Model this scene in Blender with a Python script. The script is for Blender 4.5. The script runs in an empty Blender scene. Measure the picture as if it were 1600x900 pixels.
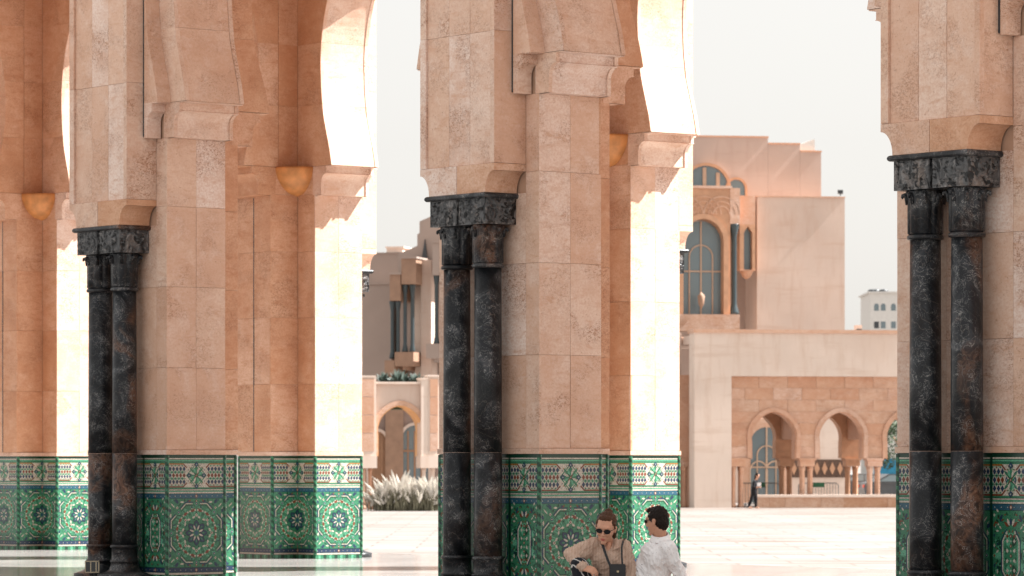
import bpy, bmesh, math, random
from mathutils import Vector, Matrix, noise
random.seed(7)
R = math.radians
sc = bpy.context.scene
col = sc.collection
# ------------------------------------------------------------ measured frame of the place
TH = R(52.21)                       # the arcade runs at 52 degrees to the picture plane
U = Vector((math.cos(TH), -math.sin(TH), 0)); W = Vector((math.sin(TH), math.cos(TH), 0))
P0 = Vector((-.3106, 51.425, 0))    # front face centre of the middle front pier
DU = 8.844; W2 = 8.267              # pier spacing, distance to the second row
BW, BD, BH, BT, PH, PD = .8005, .52, 1.0787, 1.03, .5336, .5576
HD, HB, HR, HA, HP = 1.839, 6.492, 7.0, 5.223, 5.592
F = 6125.55; YH = 720.0; EYE = 1.75
# ------------------------------------------------------------ camera
cam = bpy.data.cameras.new('camera'); co = bpy.data.objects.new('camera', cam); col.objects.link(co)
co.location = (0, 0, EYE); co.rotation_euler = (R(90), 0, 0)
cam.sensor_width = 36; cam.lens = F / 1600 * 36; cam.shift_y = (YH - 450) / 1600
cam.clip_start = .5; cam.clip_end = 6000
cam.dof.use_dof = True; cam.dof.focus_distance = 41; cam.dof.aperture_fstop = 5.6
sc.camera = co
# ------------------------------------------------------------ sky and sun
sd = (U * 1 + W * 1.68 + Vector((0, 0, 2.2))).normalized()     # towards the sun
w = bpy.data.worlds.new('World'); sc.world = w; w.use_nodes = True
nt = w.node_tree; nt.nodes.clear()
sky = nt.nodes.new('ShaderNodeTexSky'); sky.sky_type = 'NISHITA'; sky.sun_disc = False
sky.sun_elevation = math.asin(sd.z); sky.sun_rotation = math.atan2(sd.x, sd.y)
sky.air_density = 1.0; sky.dust_density = 2.0; sky.ozone_density = 1.0; sky.altitude = 0
hs = nt.nodes.new('ShaderNodeHueSaturation'); hs.inputs['Saturation'].default_value = .22
wm = nt.nodes.new('ShaderNodeMixRGB'); wm.blend_type = 'MULTIPLY'; wm.inputs[0].default_value = 1; wm.inputs[2].default_value = (1.04, 1.0, .95, 1)
bg = nt.nodes.new('ShaderNodeBackground'); bg.inputs[1].default_value = .063
wo = nt.nodes.new('ShaderNodeOutputWorld')
hz = nt.nodes.new('ShaderNodeMixRGB'); hz.inputs[0].default_value = .6; hz.inputs[2].default_value = (4.35, 4.4, 4.45, 1)
nt.links.new(sky.outputs[0], hs.inputs['Color']); nt.links.new(hs.outputs[0], hz.inputs[1]); nt.links.new(hz.outputs[0], wm.inputs[1]); nt.links.new(wm.outputs[0], bg.inputs[0]); nt.links.new(bg.outputs[0], wo.inputs[0])
sl = bpy.data.lights.new('sun', 'SUN'); sl.energy = 5.0; sl.angle = R(.5); sl.color = (1, .98, .955)
so = bpy.data.objects.new('sun', sl); col.objects.link(so); so.rotation_euler = sd.to_track_quat('Z', 'Y').to_euler()
so.location = (20, -10, 40)
sc.view_settings.view_transform = 'Standard'; sc.view_settings.look = 'None'
sc.view_settings.exposure = 1.74; sc.view_settings.gamma = 1
# ------------------------------------------------------------ materials
M = {}
def new_mat(name):
    m = bpy.data.materials.new(name); m.use_nodes = True; n = m.node_tree; n.nodes.clear()
    o = n.nodes.new('ShaderNodeOutputMaterial'); b = n.nodes.new('ShaderNodeBsdfPrincipled')
    n.links.new(b.outputs[0], o.inputs[0]); M[name] = m
    return m, n, b
def N(n, t, **k):
    x = n.nodes.new(t)
    for a, v in k.items():
        if a.startswith('i_'):
            key = a[2:]
            x.inputs[int(key) if key.isdigit() else key].default_value = v
        else: setattr(x, a, v)
    return x
def ramp(n, src, stops):
    r = n.nodes.new('ShaderNodeValToRGB'); e = r.color_ramp.elements
    while len(e) > 1: e.remove(e[-1])
    e[0].position = stops[0][0]; e[0].color = (*stops[0][1], 1)
    for p, c in stops[1:]:
        q = e.new(p); q.color = (*c, 1)
    n.links.new(src, r.inputs[0]); return r
def g3(v): return (v, v, v)
def mix(n, fac, a, b, mode='MIX'):
    x = n.nodes.new('ShaderNodeMixRGB'); x.blend_type = mode
    for i, v in ((0, fac), (1, a), (2, b)):
        if hasattr(v, 'is_linked') or hasattr(v, 'links'): n.links.new(v, x.inputs[i])
        elif isinstance(v, tuple): x.inputs[i].default_value = (*v, 1)
        else: x.inputs[i].default_value = v
    return x.outputs[0]
def coords(n, scale=(1, 1, 1), rnd=30):
    tc = n.nodes.new('ShaderNodeTexCoord'); oi = n.nodes.new('ShaderNodeObjectInfo')
    ml = N(n, 'ShaderNodeVectorMath', operation='SCALE'); ml.inputs['Scale'].default_value = rnd
    cx = n.nodes.new('ShaderNodeCombineXYZ')
    for i in range(3): n.links.new(oi.outputs['Random'], cx.inputs[i])
    n.links.new(cx.outputs[0], ml.inputs[0])
    ad = N(n, 'ShaderNodeVectorMath', operation='ADD'); n.links.new(tc.outputs['Object'], ad.inputs[0]); n.links.new(ml.outputs[0], ad.inputs[1])
    mp = n.nodes.new('ShaderNodeMapping'); mp.inputs['Scale'].default_value = scale
    n.links.new(ad.outputs[0], mp.inputs[0])
    return mp.outputs[0], oi
def travertine(name, c0, c1, c2, pit=1.0, rough=.6):
    m, n, b = new_mat(name)
    v, oi = coords(n)
    def tex(vec, **k):
        t = N(n, 'ShaderNodeTexNoise', **k); n.links.new(vec, t.inputs['Vector']); return t.outputs[0]
    pale = (min(1, c1[0]*1.08), min(1, c1[1]*1.16), min(1, c1[2]*1.26)); deep = (c2[0]*.88, c2[1]*.77, c2[2]*.69)
    c = ramp(n, oi.outputs['Random'], [(0, c0), (.2, c1), (.36, c2), (.5, pale), (.64, c0), (.8, c2), (1, c1)]).outputs[0]
    c = mix(n, ramp(n, tex(v, i_Scale=1.3, i_Detail=7.0, i_Roughness=.62, i_Distortion=.35), [(.42, g3(0)), (.70, g3(.62))]).outputs[0], c, deep)
    c = mix(n, ramp(n, tex(v, i_Scale=3.6, i_Detail=10.0, i_Roughness=.72, i_Distortion=.3), [(.50, g3(0)), (.74, g3(.55))]).outputs[0], c, pale)
    sv, _ = coords(n, (1.0, 1.0, 3.2), 47)
    c = mix(n, ramp(n, tex(sv, i_Scale=3.4, i_Detail=10.0, i_Roughness=.74, i_Distortion=.6), [(.34, g3(.8)), (.44, g3(.25)), (.53, g3(0))]).outputs[0], c, deep)
    fine = tex(v, i_Scale=34.0, i_Detail=5.0, i_Roughness=.7); c = mix(n, ramp(n, fine, [(.34, g3(.60)), (.56, g3(0))]).outputs[0], c, deep)
    pv, _ = coords(n, (1, 1, 1.5), 61)
    pt = tex(pv, i_Scale=29.0, i_Detail=4.0, i_Roughness=.6, i_Distortion=1.3)
    pm = tex(v, i_Scale=1.5, i_Detail=4.0, i_Distortion=.5)
    sparse = ramp(n, pt, [(.30, g3(1)), (.355, g3(0))]).outputs[0]
    dense = ramp(n, pt, [(.43, g3(1)), (.475, g3(0))]).outputs[0]
    a = N(n, 'ShaderNodeMath', operation='MULTIPLY'); n.links.new(dense, a.inputs[0]); 
    pr = N(n, 'ShaderNodeMath', operation='MULTIPLY'); n.links.new(ramp(n, pm, [(.47, g3(0)), (.58, g3(1))]).outputs[0], pr.inputs[0])
    n.links.new(ramp(n, oi.outputs['Random'], [(.05, g3(.45)), (.12, g3(1)), (.24, g3(.45)), (.42, g3(.6)), (.50, g3(1)), (.60, g3(.4)), (.82, g3(.5)), (.90, g3(1))]).outputs[0], pr.inputs[1]); n.links.new(pr.outputs[0], a.inputs[1])
    pz = N(n, 'ShaderNodeMath', operation='MAXIMUM'); n.links.new(sparse, pz.inputs[0]); n.links.new(a.outputs[0], pz.inputs[1])
    pf = N(n, 'ShaderNodeMath', operation='MULTIPLY'); n.links.new(pz.outputs[0], pf.inputs[0]); pf.inputs[1].default_value = .66 * pit
    c = mix(n, pf.outputs[0], c, (c2[0]*.56, c2[1]*.36, c2[2]*.25))
    n.links.new(c, b.inputs['Base Color']); b.inputs['Roughness'].default_value = rough
    bp = N(n, 'ShaderNodeBump', invert=True); bp.inputs['Strength'].default_value = .6; bp.inputs['Distance'].default_value = .012
    n.links.new(pz.outputs[0], bp.inputs['Height']); n.links.new(bp.outputs[0], b.inputs['Normal'])
    return m
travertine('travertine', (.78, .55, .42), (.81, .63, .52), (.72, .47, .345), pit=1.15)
travertine('travertine_warm_shade', (.70, .41, .26), (.74, .48, .33), (.60, .31, .17), pit=.8)  # same stone with the gallery's warm shade put into a deeper, oranger colour
travertine('bgstone', (.60, .37, .25), (.64, .44, .33), (.56, .32, .21), pit=.25)
travertine('bgbench', (.52, .33, .22), (.60, .42, .32), (.44, .24, .14), pit=.3)
def simple(name, c, rough=.6, metal=0, var=.12, scale=3.0, bump=0.0, spec=None, dirt=None, streak=None):
    m, n, b = new_mat(name); v, oi = coords(n)
    t = N(n, 'ShaderNodeTexNoise', i_Scale=scale, i_Detail=6.0); n.links.new(v, t.inputs['Vector'])
    lo = tuple(x*(1-var) for x in c); hi = tuple(min(1, x*(1+var)) for x in c)
    o = ramp(n, t.outputs[0], [(.3, lo), (.7, hi)]).outputs[0]
    if dirt:
        t2 = N(n, 'ShaderNodeTexNoise', i_Scale=scale*.4, i_Detail=8.0, i_Distortion=1.0); n.links.new(v, t2.inputs['Vector'])
        o = mix(n, ramp(n, t2.outputs[0], [(.5, g3(0)), (.75, g3(.6))]).outputs[0], o, dirt)
    if streak:
        sv, _ = coords(n, (1, 1, .16), 11); t3 = N(n, 'ShaderNodeTexNoise', i_Scale=2.2, i_Detail=8.0, i_Roughness=.7); n.links.new(sv, t3.inputs['Vector'])
        o = mix(n, ramp(n, t3.outputs[0], [(.5, g3(0)), (.72, g3(.7))]).outputs[0], o, streak)
        hv, _ = coords(n, (.12, .12, 1), 5); t4 = N(n, 'ShaderNodeTexNoise', i_Scale=2.6, i_Detail=6.0, i_Roughness=.65); n.links.new(hv, t4.inputs['Vector'])
        o = mix(n, ramp(n, t4.outputs[0], [(.54, g3(0)), (.66, g3(.45))]).outputs[0], o, streak)
    n.links.new(o, b.inputs['Base Color']); b.inputs['Roughness'].default_value = rough; b.inputs['Metallic'].default_value = metal
    if spec is not None: b.inputs['Specular IOR Level'].default_value = spec
    if bump:
        bp = N(n, 'ShaderNodeBump'); bp.inputs['Strength'].default_value = bump; bp.inputs['Distance'].default_value = .01
        n.links.new(t.outputs[0], bp.inputs['Height']); n.links.new(bp.outputs[0], b.inputs['Normal'])
    return m
simple('mortar', (.52, .33, .23), .9)
simple('plaster', (.58, .455, .385), .85, var=.06, scale=.5, dirt=(.55, .39, .31), bump=.2, streak=(.50, .34, .26))
simple('plaster_pale', (.70, .58, .50), .85, var=.05, scale=.6, dirt=(.64, .49, .40), streak=(.58, .43, .34))
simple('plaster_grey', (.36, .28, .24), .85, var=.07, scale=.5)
simple('plaster_white', (.62, .60, .57), .85, var=.05)
simple('frame_brown', (.50, .28, .17), .7)
simple('plaster_mauve', (.47, .365, .315), .85, var=.06, scale=.5, streak=(.42, .31, .26))
simple('frame_dark', (.30, .16, .09), .7)
simple('dark_stone', (.045, .05, .055), .4)
simple('far_column', (.035, .05, .055), .35)
simple('window_frame', (.50, .34, .24), .6)
simple('amber_stone', (.60, .26, .085), .5, var=.22, scale=6.0)
simple('metal_grey', (.22, .22, .22), .4, .8)
simple('outlet', (.5, .42, .3), .4, .6)
simple('car_paint', (.05, .055, .06), .3)
simple('blue_tarp', (.02, .22, .38), .6)
simple('roof_white', (.7, .72, .7), .5)
simple('green_sign', (.02, .13, .06), .5)
simple('foliage', (.045, .075, .035), .7, var=.4, scale=2)
simple('agave', (.05, .075, .06), .6, var=.3)
simple('pampas', (.70, .66, .60), .8, var=.15, scale=9)
simple('pampas_leaf', (.16, .15, .10), .8, var=.3)
simple('red_lamp', (.5, .06, .03), .4)
simple('tile_frieze', (.10, .055, .035), .6, var=.5, scale=14)
m, n, b = new_mat('window_glass'); b.inputs['Base Color'].default_value = (.13, .18, .20, 1); b.inputs['Roughness'].default_value = .22; b.inputs['Specular IOR Level'].default_value = .9
# black marble
m, n, b = new_mat('black_marble')
v, oi = coords(n)
n1 = N(n, 'ShaderNodeTexNoise', i_Scale=5.5, i_Detail=6.0, i_Roughness=.6, i_Distortion=2.8); n.links.new(v, n1.inputs['Vector'])
n2 = N(n, 'ShaderNodeTexNoise', i_Scale=2.2, i_Detail=5.0, i_Distortion=1.5); n.links.new(v, n2.inputs['Vector'])
n3 = N(n, 'ShaderNodeTexNoise', i_Scale=1.1, i_Detail=3.0, i_Distortion=.8); n.links.new(v, n3.inputs['Vector'])
base = ramp(n, n2.outputs[0], [(.36, (.006, .007, .009)), (.52, (.020, .022, .026)), (.62, (.045, .048, .054)), (.74, (.10, .10, .105))]).outputs[0]
br = N(n, 'ShaderNodeMath', operation='MULTIPLY'); n.links.new(ramp(n, n3.outputs[0], [(.53, g3(0)), (.62, g3(1))]).outputs[0], br.inputs[0]); n.links.new(ramp(n, oi.outputs['Random'], [(.45, g3(.05)), (.8, g3(.9))]).outputs[0], br.inputs[1])
base = mix(n, br.outputs[0], base, ramp(n, n1.outputs[0], [(.35, (.03, .018, .014)), (.55, (.13, .06, .035)), (.7, (.26, .15, .10))]).outputs[0])
vm = N(n, 'ShaderNodeMath', operation='MULTIPLY'); n.links.new(ramp(n, n1.outputs[0], [(.488, g3(0)), (.50, g3(1)), (.512, g3(0))]).outputs[0], vm.inputs[0]); n.links.new(ramp(n, n2.outputs[0], [(.45, g3(.08)), (.6, g3(.9))]).outputs[0], vm.inputs[1])
base = mix(n, vm.outputs[0], base, (.52, .50, .47))
wv = N(n, 'ShaderNodeTexWave', wave_type='RINGS', i_Scale=1.3, i_Distortion=13.0, i_Detail=4.0); wv.inputs['Detail Scale'].default_value = 1.6; n.links.new(v, wv.inputs['Vector'])
wq_ = N(n, 'ShaderNodeMath', operation='MULTIPLY'); n.links.new(ramp(n, wv.outputs[0], [(.44, g3(0)), (.5, g3(.7)), (.56, g3(0))]).outputs[0], wq_.inputs[0]); n.links.new(ramp(n, n3.outputs[0], [(.42, g3(0)), (.55, g3(1))]).outputs[0], wq_.inputs[1])
base = mix(n, wq_.outputs[0], base, (.17, .14, .12))
n.links.new(base, b.inputs['Base Color']); b.inputs['Roughness'].default_value = .32; b.inputs['Specular IOR Level'].default_value = .30
bp = N(n, 'ShaderNodeBump'); bp.inputs['Strength'].default_value = .25; bp.inputs['Distance'].default_value = .01; n.links.new(n1.outputs[0], bp.inputs['Height']); n.links.new(bp.outputs[0], b.inputs['Normal'])
m, n, b = new_mat('carved_marble')
v, oi = coords(n, (1.5, 1.5, .75))
n1 = N(n, 'ShaderNodeTexNoise', i_Scale=5.5, i_Detail=2.5, i_Roughness=.45, i_Distortion=2.2); n.links.new(v, n1.inputs['Vector'])
n2 = N(n, 'ShaderNodeTexNoise', i_Scale=3.0, i_Detail=5.0); n.links.new(v, n2.inputs['Vector'])
o = ramp(n, n2.outputs[0], [(.35, (.045, .047, .050)), (.55, (.11, .11, .112)), (.72, (.20, .155, .13))]).outputs[0]
o = mix(n, ramp(n, n1.outputs[0], [(.42, g3(1)), (.48, g3(0))]).outputs[0], o, (.006, .006, .007))  # crevice shade painted near-black into the low relief
o = mix(n, ramp(n, n1.outputs[0], [(.60, g3(0)), (.66, g3(.6))]).outputs[0], o, (.30, .28, .27))  # light on the raised edges painted in as a paler tone
n.links.new(o, b.inputs['Base Color']); b.inputs['Roughness'].default_value = .42
bp = N(n, 'ShaderNodeBump'); bp.inputs['Strength'].default_value = .9; bp.inputs['Distance'].default_value = .03; n.links.new(n1.outputs[0], bp.inputs['Height']); n.links.new(bp.outputs[0], b.inputs['Normal'])
# glazed tiles
def glaze(name, c, c2=None, cell=120):
    m, n, b = new_mat(name); v, oi = coords(n, rnd=3)
    vo = N(n, 'ShaderNodeTexVoronoi', i_Scale=cell); n.links.new(v, vo.inputs['Vector'])
    sep = n.nodes.new('ShaderNodeSeparateColor'); n.links.new(vo.outputs['Color'], sep.inputs[0])
    c2 = tuple(x*.68 for x in c)
    o = ramp(n, sep.outputs[0], [(.1, c2), (.5, c), (.95, tuple(min(1, x*1.35) for x in c))]).outputs[0]
    n.links.new(o, b.inputs['Base Color']); b.inputs['Roughness'].default_value = .28
    return m
glaze('glaze_green', (.034, .175, .092))
glaze('glaze_green_light', (.10, .34, .21))
glaze('glaze_green_dark', (.006, .045, .024))
glaze('glaze_blue', (.014, .034, .075), (.006, .014, .03))
glaze('glaze_blue_mid', (.018, .085, .13))
glaze('glaze_white', (.50, .45, .38), (.36, .31, .25))
glaze('glaze_brown', (.16, .04, .015), (.08, .02, .01))
glaze('glaze_amber', (.30, .12, .02))
GZ = ['glaze_green', 'glaze_green_light', 'glaze_green_dark', 'glaze_blue', 'glaze_blue_mid', 'glaze_white', 'glaze_brown', 'glaze_amber']
# floors
m, n, b = new_mat('floor_marble')
tc = n.nodes.new('ShaderNodeTexCoord')
mp = n.nodes.new('ShaderNodeMapping'); n.links.new(tc.outputs['Object'], mp.inputs[0]); mp.inputs['Rotation'].default_value = (0, 0, TH)
t1 = N(n, 'ShaderNodeTexNoise', i_Scale=.8, i_Detail=6.0, i_Distortion=1.0); n.links.new(mp.outputs[0], t1.inputs['Vector'])
bk = N(n, 'ShaderNodeTexBrick', offset=.0, i_Scale=1.0); n.links.new(mp.outputs[0], bk.inputs['Vector'])
bk.inputs['Brick Width'].default_value = 1.0; bk.inputs['Row Height'].default_value = 1.0; bk.inputs['Mortar Size'].default_value = .008
bk.inputs['Color1'].default_value = (.45, .435, .415, 1); bk.inputs['Color2'].default_value = (.38, .365, .35, 1); bk.inputs['Mortar'].default_value = (.16, .13, .11, 1)
o = mix(n, ramp(n, t1.outputs[0], [(.4, g3(0)), (.7, g3(.35))]).outputs[0], bk.outputs[0], (.20, .195, .19))
n.links.new(o, b.inputs['Base Color']); b.inputs['Roughness'].default_value = .13
m, n, b = new_mat('plaza_paving')
tc = n.nodes.new('ShaderNodeTexCoord'); mp = n.nodes.new('ShaderNodeMapping'); n.links.new(tc.outputs['Object'], mp.inputs[0])
mp.inputs['Scale'].default_value = (.16, .8, 1)
t1 = N(n, 'ShaderNodeTexNoise', i_Scale=1.1, i_Detail=8.0, i_Roughness=.7); n.links.new(mp.outputs[0], t1.inputs['Vector'])
bk = N(n, 'ShaderNodeTexBrick', i_Scale=1.0); n.links.new(tc.outputs['Object'], bk.inputs['Vector'])
bk.inputs['Brick Width'].default_value = 2.4; bk.inputs['Row Height'].default_value = 2.0; bk.inputs['Mortar Size'].default_value = .03
bk.inputs['Color1'].default_value = (.275, .26, .245, 1); bk.inputs['Color2'].default_value = (.24, .22, .205, 1); bk.inputs['Mortar'].default_value = (.15, .115, .095, 1)
o = mix(n, ramp(n, t1.outputs[0], [(.38, g3(1)), (.47, g3(.45)), (.56, g3(0))]).outputs[0], bk.outputs[0], (.17, .125, .10))
n.links.new(o, b.inputs['Base Color']); b.inputs['Roughness'].default_value = .5
# ------------------------------------------------------------ mesh helpers
def tag(o, label=None, cat=None, group=None, kind=None):
    if label: o['label'] = label
    if cat: o['category'] = cat
    if group: o['group'] = group
    if kind: o['kind'] = kind
    return o
def link(name, mesh, parent=None, loc=(0, 0, 0), rz=0, scale=None):
    o = bpy.data.objects.new(name, mesh); col.objects.link(o); o.parent = parent
    o.location = loc; o.rotation_euler = (0, 0, rz)
    if scale: o.scale = scale
    return o
def empty(name, loc, rz=0, label=None, cat=None, group=None, kind=None):
    o = bpy.data.objects.new(name, None); col.objects.link(o); o.location = loc; o.rotation_euler = (0, 0, rz)
    return tag(o, label, cat, group, kind)
class MB:
    def __init__(s): s.v = []; s.f = []; s.m = []; s.sm = []
    def add(s, vs, fs, mi=0, smooth=False):
        k = len(s.v); s.v += [tuple(x) for x in vs]
        for f in fs: s.f.append([i + k for i in f]); s.m.append(mi); s.sm.append(smooth)
        return s
    def box(s, x0, x1, y0, y1, z0, z1, mi=0):
        return s.add([(x0,y0,z0),(x1,y0,z0),(x1,y1,z0),(x0,y1,z0),(x0,y0,z1),(x1,y0,z1),(x1,y1,z1),(x0,y1,z1)],
              [(0,3,2,1),(4,5,6,7),(0,1,5,4),(1,2,6,5),(2,3,7,6),(3,0,4,7)], mi)
    def prism(s, pts, a, b, axis='y', mi=0, smooth=False):
        """pts (p,q) outline extruded from a to b; axis y: (p,?,q); axis x: (?,p,q); axis z: (p,q,?)"""
        def P(p, q, t): return (p, t, q) if axis == 'y' else ((t, p, q) if axis == 'x' else (p, q, t))
        n = len(pts); vs = [P(p, q, a) for p, q in pts] + [P(p, q, b) for p, q in pts]
        s.add(vs, [list(range(n)), list(range(2*n-1, n-1, -1))], mi)
        s.add(vs, [(i, (i+1) % n, n+(i+1) % n, n+i) for i in range(n)], mi, smooth)
        return s
    def lathe(s, prof, cx=0, cy=0, seg=24, mi=0, mod=None, a0=0, a1=2*math.pi, sx=1, sy=1):
        full = abs(a1-a0-2*math.pi) < 1e-6; n = seg if full else seg+1
        vs = []
        for r, z in prof:
            for i in range(n):
                a = a0+(a1-a0)*i/seg; rr = r*(mod(a, z) if mod else 1)
                vs.append((cx+sx*rr*math.cos(a), cy+sy*rr*math.sin(a), z))
        fs = []
        for j in range(len(prof)-1):
            for i in range(seg):
                k = (i+1) % n; fs.append((j*n+i, j*n+k, (j+1)*n+k, (j+1)*n+i))
        s.add(vs, fs, mi, True)
        if full:
            s.add(vs[:n], [list(range(n-1, -1, -1))], mi); s.add(vs[-n:], [list(range(n))], mi)
        return s
    def tube(s, pts, r, seg=8, mi=0, r2=None):
        pts = [Vector(p) for p in pts]; n = len(pts); rings = []
        for i, p in enumerate(pts):
            d = (pts[min(i+1, n-1)]-pts[max(i-1, 0)]).normalized()
            a = d.orthogonal().normalized() if i == 0 else (a0_ - d*a0_.dot(d)).normalized()
            a0_ = a; b_ = d.cross(a); rr = r if r2 is None else r+(r2-r)*i/(n-1)
            rings.append([p+(a*math.cos(t)+b_*math.sin(t))*rr for t in [2*math.pi*k/seg for k in range(seg)]])
        vs = [q for ring in rings for q in ring]
        fs = [(j*seg+i, j*seg+(i+1) % seg, (j+1)*seg+(i+1) % seg, (j+1)*seg+i) for j in range(n-1) for i in range(seg)]
        s.add(vs, fs, mi, True); s.add(rings[0], [list(range(seg-1, -1, -1))], mi); s.add(rings[-1], [list(range(seg))], mi)
        return s
    def mesh(s, name, mats):
        me = bpy.data.meshes.new(name); me.from_pydata(s.v, [], s.f)
        for m_ in ([mats] if isinstance(mats, str) else mats): me.materials.append(M[m_])
        me.polygons.foreach_set('material_index', s.m); me.polygons.foreach_set('use_smooth', s.sm)
        bm = bmesh.new(); bm.from_mesh(me); bmesh.ops.remove_doubles(bm, verts=bm.verts, dist=1e-5)
        bmesh.ops.recalc_face_normals(bm, faces=bm.faces); bm.to_mesh(me); bm.free(); me.update()
        return me
    def build(s, name, mats, parent=None, loc=(0, 0, 0), rz=0, scale=None): return link(name, s.mesh(name, mats), parent, loc, rz, scale)
_sl = {}
def slab_mesh(L, H, t, mat):
    k = (round(L, 3), round(H, 3), round(t, 3), mat)
    if k not in _sl:
        c = .0025; b = MB(); x, z = L/2, H/2
        vs = [(-x, t, -z), (x, t, -z), (x, t, z), (-x, t, z), (-x, c, -z), (x, c, -z), (x, c, z), (-x, c, z),
              (-x+c, 0, -z+c), (x-c, 0, -z+c), (x-c, 0, z-c), (-x+c, 0, z-c)]
        b.add(vs, [(0,1,5,4),(1,2,6,5),(2,3,7,6),(3,0,4,7),(4,5,9,8),(5,6,10,9),(6,7,11,10),(7,4,8,11),(8,9,10,11)])
        _sl[k] = b.mesh('stone_slab', mat)
    return _sl[k]
G = .0014
def clad(parent, A, ang, L, zs, n=1, t=.035, mat='travertine', name='stone_slab', cuts=None):
    """stone slabs over one face: starts at A, runs L along ang, outward normal to the right of the run"""
    d = Vector((math.cos(ang), math.sin(ang))); nn = Vector((math.sin(ang), -math.cos(ang)))
    cs = cuts or [i/n for i in range(n+1)]
    for j in range(len(zs)-1):
        for i in range(len(cs)-1):
            a, b = cs[i]*L, cs[i+1]*L
            p = Vector(A)+d*((a+b)/2)+nn*random.uniform(-.002, .003)
            link(name, slab_mesh(b-a-2*G, zs[j+1]-zs[j]-2*G, t, mat), parent, (p.x, p.y, (zs[j]+zs[j+1])/2), ang)
# ------------------------------------------------------------ zellige panels
def petal(cx, cy, ang, r0, r1, wd, n=7):
    pts = []
    for i in range(n): 
        t = i/(n-1); pts.append((r0+(r1-r0)*t, wd*math.sin(math.pi*t)**.8))
    out = [(p, q) for p, q in pts] + [(p, -q) for p, q in pts[-2:0:-1]]
    c, s = math.cos(ang), math.sin(ang)
    return [(cx+p*c-q*s, cy+p*s+q*c) for p, q in out]
def lozenge(cx, cy, a, b, ang=0):
    c, s = math.cos(ang), math.sin(ang)
    return [(cx+p*c-q*s, cy+p*s+q*c) for p, q in ((-a, 0), (0, -b), (a, 0), (0, b))]
def rect(x0, x1, z0, z1): return [(x0, z0), (x1, z0), (x1, z1), (x0, z1)]
def strip(p, q, wd):
    a = Vector(p); b = Vector(q); d = (b-a); nrm = Vector((-d.y, d.x)).normalized()*wd/2
    return [tuple(a-nrm), tuple(b-nrm), tuple(b+nrm), tuple(a+nrm)]
gG, gL, gD, gB, gM, gW, gR, gA = range(8)
def comb_bands(P, hw):
    nb = int(round(hw*2/.06))
    for i in range(nb):                                    # plinth blocks
        x0 = -hw+2*hw*i/nb
        P.append((rect(x0+.003, x0+2*hw/nb-.003, .004, .066), [gG, gD, gG, gL][(i*7) % 4], 1))
    P.append((rect(-hw, hw, .074, .100), gW, 1))
    for z0 in (.107, 1.197):
        P.append((rect(-hw, hw, z0, z0+.066), gB if z0 < 1 else gM, 1))
        k = int(hw*2/.09)
        for i in range(k): P.append((lozenge(-hw+(i+.5)*2*hw/k, z0+.033, .008, .008), gW, 2))
        P.append((lozenge(0, z0+.033, .03, .034), gR, 2)); P.append((lozenge(0, z0+.033, .014, .018), gW, 3))
    P.append((rect(-hw, hw, 1.270, 1.290), gW, 1)); P.append((rect(-hw, hw, 1.294, 1.308), gL, 1)); P.append((rect(-hw, hw, 1.314, 1.328), gW, 1))
    P.append((rect(-hw, hw, 1.336, 1.735), gG, 1))
    P.append((rect(-hw, hw, 1.742, 1.762), gL, 1)); P.append((rect(-hw, hw, 1.772, 1.790), gW, 1)); P.append((rect(-hw, hw, 1.806, 1.839), gD, 1))
    for s in (-1, 1): P.append((rect(s*hw-.011, s*hw+.011, .0, 1.839) if False else rect(min(s*hw, s*(hw-.016)), max(s*hw, s*(hw-.016)), .07, 1.80), gD, 4))
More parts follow.
